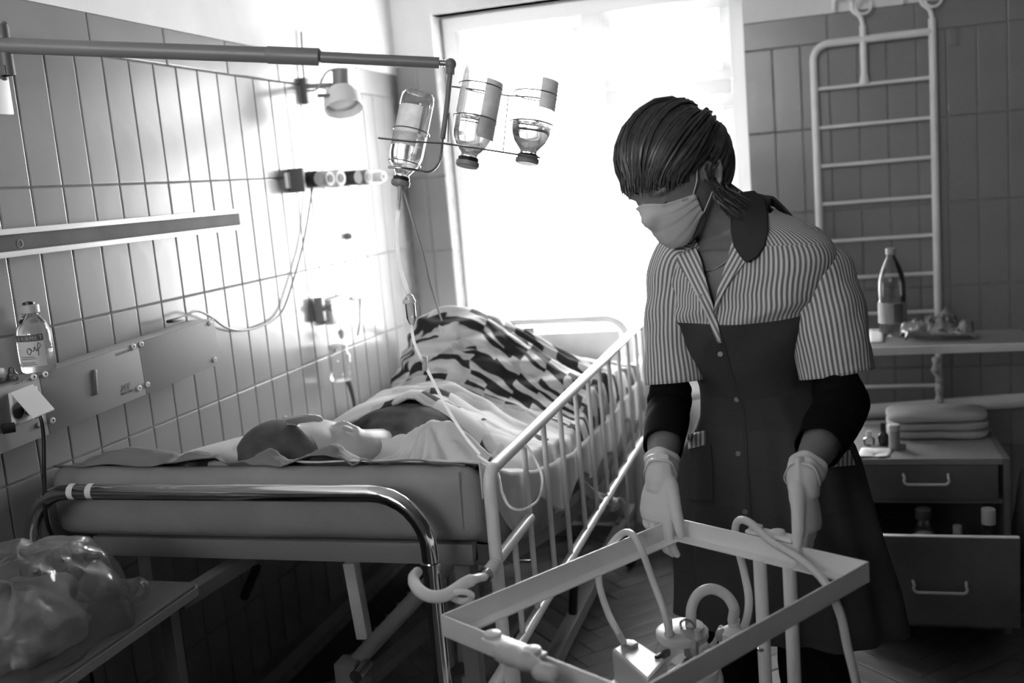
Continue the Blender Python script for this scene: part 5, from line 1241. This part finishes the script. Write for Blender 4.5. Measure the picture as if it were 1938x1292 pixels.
# ---- coat
def grid_obj(fn, nu_, nv_, uvfn, name, mt, closed=True, solid=.003, cut=None, par=None):
    b = MB().grid(fn, nu_, nv_, uvfn, closed)
    if cut:
        keep = [k for k, f in enumerate(b.f) if not cut(sum((b.v[i] for i in f), V()) / len(f))]
        uv = b.uv; nb2 = MB(); nb2.v = b.v; nb2.f = [b.f[k] for k in keep]; nb2.uv = {i: uv[k] for i, k in enumerate(keep) if k in uv}; b = nb2
    o = put(b, name, mt, par or nurse, angle=75, solid=solid); return o
def in_poly(p, poly):
    x, y = pix(p); ins = False; j = len(poly) - 1
    for i in range(len(poly)):
        xi, yi = poly[i]; xj, yj = poly[j]
        if (yi > y) != (yj > y) and x < (xj - xi) * (y - yi) / (yj - yi) + xi: ins = not ins
        j = i
    return ins
VNECK = [(1285, 440), (1410, 395), (1392, 452), (1372, 520), (1351, 588), (1338, 560), (1318, 500)]
def front(p):
    return True
def cutv(p):
    c = min(range(NR + 1), key=lambda k: (RC[k] - p).length); return in_poly(p, VNECK) and (p - RC[c]).dot(CB) > .0
ang = lambda u: 2 * PI * u + PI       # seam of the tube at the back
yoke = grid_obj(lambda u, v: coat_pt(ang(u), lerp(.035, S_Y, v)), 150, 60, lambda u, v: (u * 1.0, v * .3), 'coat_yoke', 'stripe_cloth', cut=cutv)
skirt = grid_obj(lambda u, v: coat_pt(ang(u), lerp(S_Y - .004, 1, v), .0012), 160, 130, lambda u, v: (u, v), 'coat_skirt', 'coat_dark', cut=lambda p: cutv(p))
# ---- sleeves
def tube_cloth(path, rad, n, seg, flatk, hint, wob, name, mt, per=1.0, sol=.003, cuff=None):
    q = spline(path, n); m = len(rad) - 1; fr = []
    for i in range(n + 1):
        t = (q[min(i + 1, n)] - q[max(i - 1, 0)]).normalized(); x = (V(hint) - t * t.dot(V(hint))).normalized(); fr.append((x, t.cross(x)))
    def fn(u, v):
        i = min(n, int(round(v * n))); s_ = v * m; k = min(int(s_), m - 1); r = lerp(rad[k], rad[k + 1], smooth(s_ - k)); a = 2 * PI * u
        w = 1 + wob * (vn((math.cos(a) * 1.6, math.sin(a) * 1.6, v * 4), 1, len(name) + rad[0] * 100) + .6 * math.sin(3 * a + 5 * v) * .5 + .55 * math.sin(26 * v + 3.2 * math.sin(a + 1) + 2 * vn((math.cos(a), math.sin(a), v * 2), 1.5, 5)) * math.sin(PI * min(1, v * 1.05)) + .5 * abs(vn((math.cos(a) * 3, math.sin(a) * 3, v * 7), 1, 2)))
        return q[i] + (fr[i][0] * math.cos(a) + fr[i][1] * math.sin(a) * flatk) * r * w
    return grid_obj(fn, seg, n, lambda u, v: (u * rad[1] * 2 * PI * per, v * .3), name, mt, solid=sol)
tube_cloth([D(1470, 462, 2.055), D(1508, 482, 2.035), D(1546, 535, 2.0), D(1568, 615, 1.985), D(1584, 707, 1.985)], [.045, .068, .076, .074, .070], 44, 72, .88, CR, .07, 'sleeve', 'stripe_cloth')
tube_cloth([D(1325, 470, 2.07), D(1287, 490, 2.08), D(1273, 560, 2.09), D(1271, 640, 2.095), D(1279, 722, 2.095)], [.045, .056, .054, .053, .060], 44, 60, .9, CR, .07, 'sleeve', 'stripe_cloth')
tube_cloth([shL.lerp(elL, .76), elL.lerp(shL, .08), elL, elL.lerp(wrL, .3), elL.lerp(wrL, .62)], [.040, .049, .051, .048, .041], 30, 32, 1, CR, .05, 'undershirt_sleeve', 'undershirt', sol=.002)
tube_cloth([shR.lerp(elR, .78), elR.lerp(shR, .12), elR, elR.lerp(wrR, .3), elR.lerp(wrR, .64)], [.032, .0415, .043, .042, .038], 30, 32, 1, CR, .05, 'undershirt_sleeve', 'undershirt', sol=.002)
# ---- things laid on the coat surface
dg = bpy.context.evaluated_depsgraph_get()
def bvh_of(objs):
    vs, fs = [], []
    for o in objs:
        m = o.data; k = len(vs); vs += [v.co + ORG[o] for v in m.vertices]; fs += [[i + k for i in p.vertices] for p in m.polygons]
    return BVHTree.FromPolygons(vs, fs)
fullc = MB().grid(lambda u, v: coat_pt(ang(u), lerp(.035, 1, v)), 150, 150, None, True)
bv_coat = BVHTree.FromPolygons(fullc.v, fullc.f); bv_body = bvh_of([nurse])
def on(px, py, off=.004, tree=None, fall=2.10):
    d = (CR * ((px - 969) / F) + CD * ((py - 646) / F) + CF).normalized()
    h = (tree or bv_coat).ray_cast(EYEP, d)
    p = h[0] if h[0] is not None else D(px, py, fall)
    return p - d * off
def laid(poly_rows, name, mt, off=.004, nu_=10, sol=.003, uv_scale=950, uv_rot=0.0, tree=None):
    """rows: list of (left px,py, right px,py) laid on the coat"""
    n = len(poly_rows) - 1
    def fn(u, v):
        s_ = v * n; k = min(int(s_), n - 1); t = s_ - k
        a = [lerp(poly_rows[k][i], poly_rows[k + 1][i], t) for i in range(4)]
        return on(lerp(a[0], a[2], u), lerp(a[1], a[3], u), off, tree)
    def uvf(u, v):
        s_ = v * n; k = min(int(s_), n - 1); t = s_ - k
        a = [lerp(poly_rows[k][i], poly_rows[k + 1][i], t) for i in range(4)]
        x, y = lerp(a[0], a[2], u) / uv_scale, lerp(a[1], a[3], u) / uv_scale
        return (x * math.cos(uv_rot) - y * math.sin(uv_rot), x * math.sin(uv_rot) + y * math.cos(uv_rot))
    return grid_obj(fn, nu_, n * 6, uvf, name, mt, closed=False, solid=sol)
laid([(1276, 486, 1316, 468), (1292, 512, 1326, 490), (1308, 538, 1336, 530), (1325, 570, 1346, 566), (1342, 610, 1357, 608), (1358, 650, 1366, 648)], 'lapel', 'stripe_cloth', .006, uv_rot=.45)
laid([(1388, 448, 1398, 444), (1380, 478, 1414, 490), (1370, 512, 1392, 520), (1358, 550, 1370, 552), (1350, 592, 1354, 594)], 'lapel', 'stripe_cloth', .007, uv_rot=-.5)
laid([(1346, 590, 1352, 590), (1364, 650, 1372, 650), (1380, 710, 1388, 710), (1404, 775, 1410, 775), (1408, 830, 1414, 830), (1410, 900, 1417, 900), (1418, 1000, 1424, 1000), (1422, 1100, 1428, 1100), (1424, 1200, 1430, 1200)], 'front_placket', 'collar_dark', .004, 3)
laid([(1302, 822, 1336, 814), (1303, 850, 1336, 842)], 'pocket_band', 'stripe_cloth', .006)
laid([(1303, 848, 1345, 840), (1303, 890, 1350, 890), (1306, 950, 1350, 950)], 'pocket', 'coat_dark', .005)
laid([(1506, 838, 1524, 850), (1508, 866, 1524, 880)], 'pocket_band', 'stripe_cloth', .006)
laid([(1568, 862, 1608, 852), (1566, 884, 1618, 880)], 'pocket_band', 'stripe_cloth', .006)
for px, py in ((1327, 561), (1363, 670), (1394, 756), (1397, 858), (1410, 968)):
    p = on(px, py, .008); put(MB().lathe([(.0052, 0), (.0055, .001), (.0042, .0022), (.0032, .0012)], 16, p, CB), 'snap_button', 'plastic_grey' if py < 700 else 'grey_paint', nurse)
# ---- collar
nc = D(1398, 415, 2.065)
_, _, _, fr0 = ring_at(.06); upn = lt.cross(fr0); upn = upn if upn.z > 0 else -upn
def col_fn(u, v):
    # wide turned-down collar: inner edge round the neck, outer edge lying on the shoulders, ending in two front tips
    a = lerp(math.radians(125), math.radians(302), u); e = max(0, u - .3) / .7; tip = smooth((e - .45) / .55)
    r_in = .060 - .004 * tip; w = .046 + .010 * (1 - e)
    h0 = .020 + .014 * (1 - e)
    if v < .3:
        t = v / .3; r = r_in + .010 * t; h = h0 * lerp(-.3, 1, smooth(t))
    else:
        t = (v - .3) / .7; r = r_in + .010 + w * t ** .85; h = h0 * (1 - t ** 1.3) - (.055 + .050 * tip) * t ** 1.15
    pt = nc + (fr0 * math.cos(a) * .96 + lt * math.sin(a)) * r + upn * h
    return pt + fr0 * (.030 * tip * max(0, v - .3)) + upn * (.004 * vn((u * 5, v * 3, 0), 1, 3))
cm = MB().grid(col_fn, 70, 24)
LB = [(1392, 366, 2.0, 1426, 362, 2.03), (1386, 386, 1.985, 1446, 380, 2.02), (1383, 412, 1.975, 1453, 410, 1.985), (1383, 440, 1.968, 1453, 440, 1.948), (1388, 464, 1.95, 1447, 467, 1.925), (1399, 482, 1.935, 1432, 486, 1.917), (1411, 494, 1.93, 1416, 495, 1.923)]
def lobe(u, v):
    n = len(LB) - 1; s_ = v * n; k = min(int(s_), n - 1); t = s_ - k; a = [lerp(LB[k][i], LB[k + 1][i], t) for i in range(6)]
    return D(lerp(a[0], a[3], u), lerp(a[1], a[4], u), lerp(a[2], a[5], u) - .008 * math.sin(PI * u) * math.sin(PI * min(1, v * 1.3 + .2)))
cm.grid(lobe, 20, 36)
put(cm, 'collar', 'collar_dark', nurse, angle=75, solid=.005)
# ---- hair
hm = MB(); rng = random.Random(3)
dO = V((-.93, .08, .36)).normalized()
def hr(d): return float(head_radius(np.array([[d.x, d.y, d.z]]))[0])
cap = []; nuc, nvc = 64, 30
def hair_end(a):
    """lowest angle from the crown axis of the hair line for azimuth a (0 = face, + = left)"""
    d = abs((a + PI) % (2 * PI) - PI); dg_ = math.degrees(d)
    return math.radians(interp([(0, 60), (25, 63), (50, 72), (70, 78), (84, 64), (100, 68), (112, 110), (135, 128), (180, 132)], dg_)[0])
cd_ = []
for i in range(nvc + 1):
    for j in range(nuc):
        a = 2 * PI * j / nuc; t = max(.002, hair_end(a) * (1.18 if math.cos(a) > .3 else 1.0) * i / nvc); cd_.append((math.sin(t) * math.cos(a), math.sin(t) * math.sin(a), math.cos(t)))
cdn = np.array(cd_); cr2 = head_radius(cdn)
cvs = []
for k, (d, r) in enumerate(zip(cdn, cr2)):
    i = k // nuc; e = 1 - smooth((i / nvc - .8) / .2)
    cvs.append(hd(*(d * (r + .002 + .007 * e + .002 * vn(d, 6, 2)))))
hm.add(cvs, [[i * nuc + j, i * nuc + (j + 1) % nuc, (i + 1) * nuc + (j + 1) % nuc, (i + 1) * nuc + j] for i in range(nvc) for j in range(nuc)])
locks = []
for k in range(1500):
    a = rng.uniform(-PI, PI) if k < 850 else rng.uniform(-1.3, 1.5) if k > 1300 else rng.uniform(1.80, 3.1); ad = abs(math.degrees(a))
    te = hair_end(a) * rng.uniform(.80, 1.06); e = V((math.sin(te) * math.cos(a), math.sin(te) * math.sin(a), math.cos(te)))
    st_ = rng.uniform(0, .45); lift = rng.uniform(.012, .023) if rng.random() < .85 else rng.uniform(.02, .034); curl = rng.uniform(-.10, .10)
    n = 9; dirs_ = []
    for i in range(n):
        t = st_ + (1 - st_) * i / (n - 1)
        d = dO.slerp(e, t); d = (d + dO.cross(e).normalized() * (curl * math.sin(PI * t))).normalized() if dO.cross(e).length > 1e-4 else d
        dirs_.append((d, t))
    locks.append((dirs_, lift, a, rng.uniform(.0022, .0046) * (1 if k < 850 or k > 1300 else 1.9), rng.random()))
alld = np.array([[d.x, d.y, d.z] for L_ in locks for d, t in L_[0]]); allr = head_radius(alld)
ix = 0
for dirs_, lift, a, w, rn in locks:
    pts = []
    for d, t in dirs_:
        r = allr[ix]; ix += 1
        pts.append(hd(*(d * (r + lift * (1 - .40 * t ** 4) * smooth(.25 + t * 3)))))
    ad = abs(math.degrees(a)); n = len(pts)
    if ad > 108:      # nape: ends hang free and flick out
        tn = (pts[-1] - pts[-2]).normalized(); back = (-nf * .75 + nl * math.copysign(.25, a)); ln = .040 + .070 * rn
        dn = (tn * .5 + V((0, 0, -.45)) + back * (.45 + .6 * rn)).normalized()
        pts += [pts[-1] + (tn * .6 + dn * .4) * ln * .5, pts[-1] + (tn * .2 + dn * .8) * ln]
    elif ad < 60:      # fringe
        tn = (pts[-1] - pts[-2]).normalized(); ln = .010 + .026 * rn
        pts += [pts[-1] + (tn * .6 + V((0, 0, -.45)) + nf * .15).normalized() * ln * .6, pts[-1] + (tn * .45 + V((0, 0, -.8)) + nf * .12).normalized() * ln]
    n = len(pts)
    hm.tube(pts, [w * (.5 + .5 * min(1, i / 2)) * (1 - (i / (n - 1)) ** 3) + .0004 for i in range(n)], 5)
put(hm, 'hair', 'hair', nurse, angle=60)
# ---- face details
for sd in (1, -1):
    q = [hd(*(lambda d: d / np.linalg.norm(d) * (head_radius(np.array([d / np.linalg.norm(d)]))[0] + .0015))(np.array([.080, sd * (.016 + .026 * t), -.013 - .003 * math.sin(PI * t)]))) for t in (0, .25, .5, .75, 1)]
    put(MB().tube(spline(q, 10), .0014, 6), 'eyelashes', 'hair_dark', nurse)
    q = [hd(*(lambda d: d / np.linalg.norm(d) * (head_radius(np.array([d / np.linalg.norm(d)]))[0] + .001))(np.array([.086, sd * (.012 + .034 * t), .016 + .005 * math.sin(PI * t)]))) for t in (0, .25, .5, .75, 1)]
    put(MB().tube(spline(q, 10), [.0012, .002, .0024, .0026, .0026, .0025, .0023, .002, .0017, .0013, .0008], 6), 'eyebrow', 'hair_dark', nurse)
# ---- mask
nph, nel = 44, 26
MG = np.zeros((nel + 1, nph + 1)); dm = []
for i in range(nel + 1):
    for j in range(nph + 1):
        ph = math.radians(lerp(-66, 66, j / nph)); k = abs(ph) / math.radians(66)
        top = lerp(-3, -20, k ** 1.3) + 2.5 * math.cos(ph * 3) * (1 - k); bot = lerp(-63, -47, k ** 1.5)
        el = math.radians(lerp(top, bot, i / nel)); dm.append((math.cos(el) * math.cos(ph), math.cos(el) * math.sin(ph), math.sin(el)))
dm = np.array(dm); mr = head_radius(dm).reshape(nel + 1, nph + 1)
for _ in range(10):
    pd = np.pad(mr, 1, mode='edge'); bl_ = (pd[:-2, 1:-1] + pd[2:, 1:-1] + pd[1:-1, :-2] + pd[1:-1, 2:]) / 4; mr = np.maximum(mr, bl_)
def mask_fn(u, v):
    i, j = int(round(v * nel)), int(round(u * nph)); d = dm[i * (nph + 1) + j]; k = abs(u - .5) * 2
    pleat = (.0030 * (((v * 4.0) % 1.0)) if .14 < v < .90 else 0) * (1 - .3 * k) + .0035 * max(0, math.sin((v * 5 - u * 0) * PI)) * max(0, k - .62) * 2
    return hd(*(d * (mr[i, j] + .0055 + pleat + .0025 * vn((u * 4, v * 4, 0), 1, 9))))
msk = grid_obj(mask_fn, nph, nel, lambda u, v: (u, v), 'face_mask', 'mask', closed=False, solid=.0015)
put(MB().grid(lambda u, v: mask_fn(lerp(.84, .90, round(u * 3) / 3), lerp(.04, .12, round(v * 2) / 2)) + CB * .0016, 3, 2), 'mask_stamp', 'plastic_grey', msk)
put(MB().tube([mask_fn(.98, 0), mask_fn(.98, 0).lerp(hd(.004, .0765, .015), .5) + nl * .004, hd(.004, .0775, .018), hd(-.006, .079, .026)], .0012, 6), 'ear_loop', 'plastic_white', msk)
put(MB().tube([mask_fn(1, 1), mask_fn(1, 1).lerp(hd(-.016, .078, -.03), .5) + nl * .003, hd(-.016, .080, -.032)], .0012, 6), 'ear_loop', 'plastic_white', msk)
er = hd(-.014, .083, -.041)
put(MB().ball(er, .0034).tube([er - CR * .006 - CU * .004, er + CR * .006 + CU * .004], .0011, 6).tube([er - CR * .006 + CU * .004, er + CR * .006 - CU * .004], .0011, 6), 'earring', 'steel', nurse)
nkl = [on(px, py, .003, bv_body) for px, py in ((1396, 462), (1378, 490), (1358, 506), (1342, 513), (1332, 512), (1328, 500))]
ncl = put(MB().tube(spline(nkl, 30), .0011, 6), 'necklace', 'steel', nurse)
pd_ = on(1338, 524, .004, bv_body); put(MB().box(pd_, (.0016, .002, .014), (CR, CB, CU)).box(pd_ + CU * .002, (.008, .002, .0016), (CR, CB, CU)), 'cross_pendant', 'steel', ncl)
# ---- gloves
def glove(wr_, el_, kn, back, side, tdir, curl, nm):
    b = MB(); hand_mesh(b, wr_, kn, back, .178, curl, .10, side, 1.06, .0096, tdir)
    ax_ = (el_ - wr_).normalized()
    b.tube([wr_ + V(kn).normalized() * .035, wr_ + V(kn).normalized() * .015, wr_, wr_ + ax_ * .03], [.024, .0275, .0285, .0285], 20)
    m = remesh(b, nm, .0022, HN * 0, 10); g = put_mesh(m, nm, 'glove', V((0, 0, 0)), nurse)
    def cf(u, v):
        a = 2 * PI * u; x, y, z = frame_of(ax_, CR); r = .0292 + .0026 * v + .0014 * math.sin(5 * a + v * 4) + .0010 * math.sin(v * 15)
        return wr_ + ax_ * (-.006 + .040 * v + .004 * math.sin(2 * a + 1) * v) + (x * math.cos(a) + y * math.sin(a)) * r
    grid_obj(cf, 40, 14, lambda u, v: (u, v), 'glove_cuff', 'glove', par=g, solid=.0012)
    rp = [cf(u / 30, 1.0) for u in range(31)]
    put(MB().tube(rp, .0014, 8, cap=False), 'cuff_roll', 'glove', g)
    return g
glove(wrR, elR, -CU * .96 - CR * .10 + CB * .02, -CR * .75 + CB * .5, -1, -CU * .86 + CB * .50 + CR * .12, (.3, .30, .42, .50, .58), 'glove')
glove(wrL, elL, -CU * .98 + CR * .10 + CB * .10, CR * .75 + CB * .5, 1, -CU * .86 + CB * .50 - CR * .08, (.3, .30, .42, .50, .58), 'glove')
# ---- trousers and shoes
for s_ in (-1, 1):
    hp_ = pel_ + lt * (s_ * .085); kn2 = V((hp_.x, hp_.y, .47)) + fth * .03 + lt * (s_ * .01); an2 = V((hp_.x, hp_.y, .085)) + lt * (s_ * .015)
    tube_cloth([hp_, kn2, an2 + V((0, 0, .01))], [.098, .075, .066], 24, 28, 1, lt, .04, 'trouser_leg', 'trousers')
    ft_ = an2 + V((0, 0, -.085))
    sh_ = MB()
    def shoe(u, v, ft_=ft_):
        a = 2 * PI * u; z = v; L_ = .135; w_ = .045
        k = (1 - (v * .9) ** 4) ** .5
        x = math.cos(a); y = math.sin(a)
        return ft_ + fth * (.045 + L_ * x * (1 if v < .4 else lerp(1, .62, (v - .4) / .6)) - (.05 * max(0, v - .4))) + lt * (w_ * y * k) + V((0, 0, .09 * v * (1 - .35 * max(0, x) * v)))
    sh_.grid(shoe, 32, 10, closed=True); sh_.add([shoe(j / 32, 0) for j in range(32)], [list(range(32))[::-1]]); sh_.add([shoe(j / 32, 1) for j in range(32)], [list(range(32))])
    put(sh_, 'shoe', 'black_plastic', nurse)
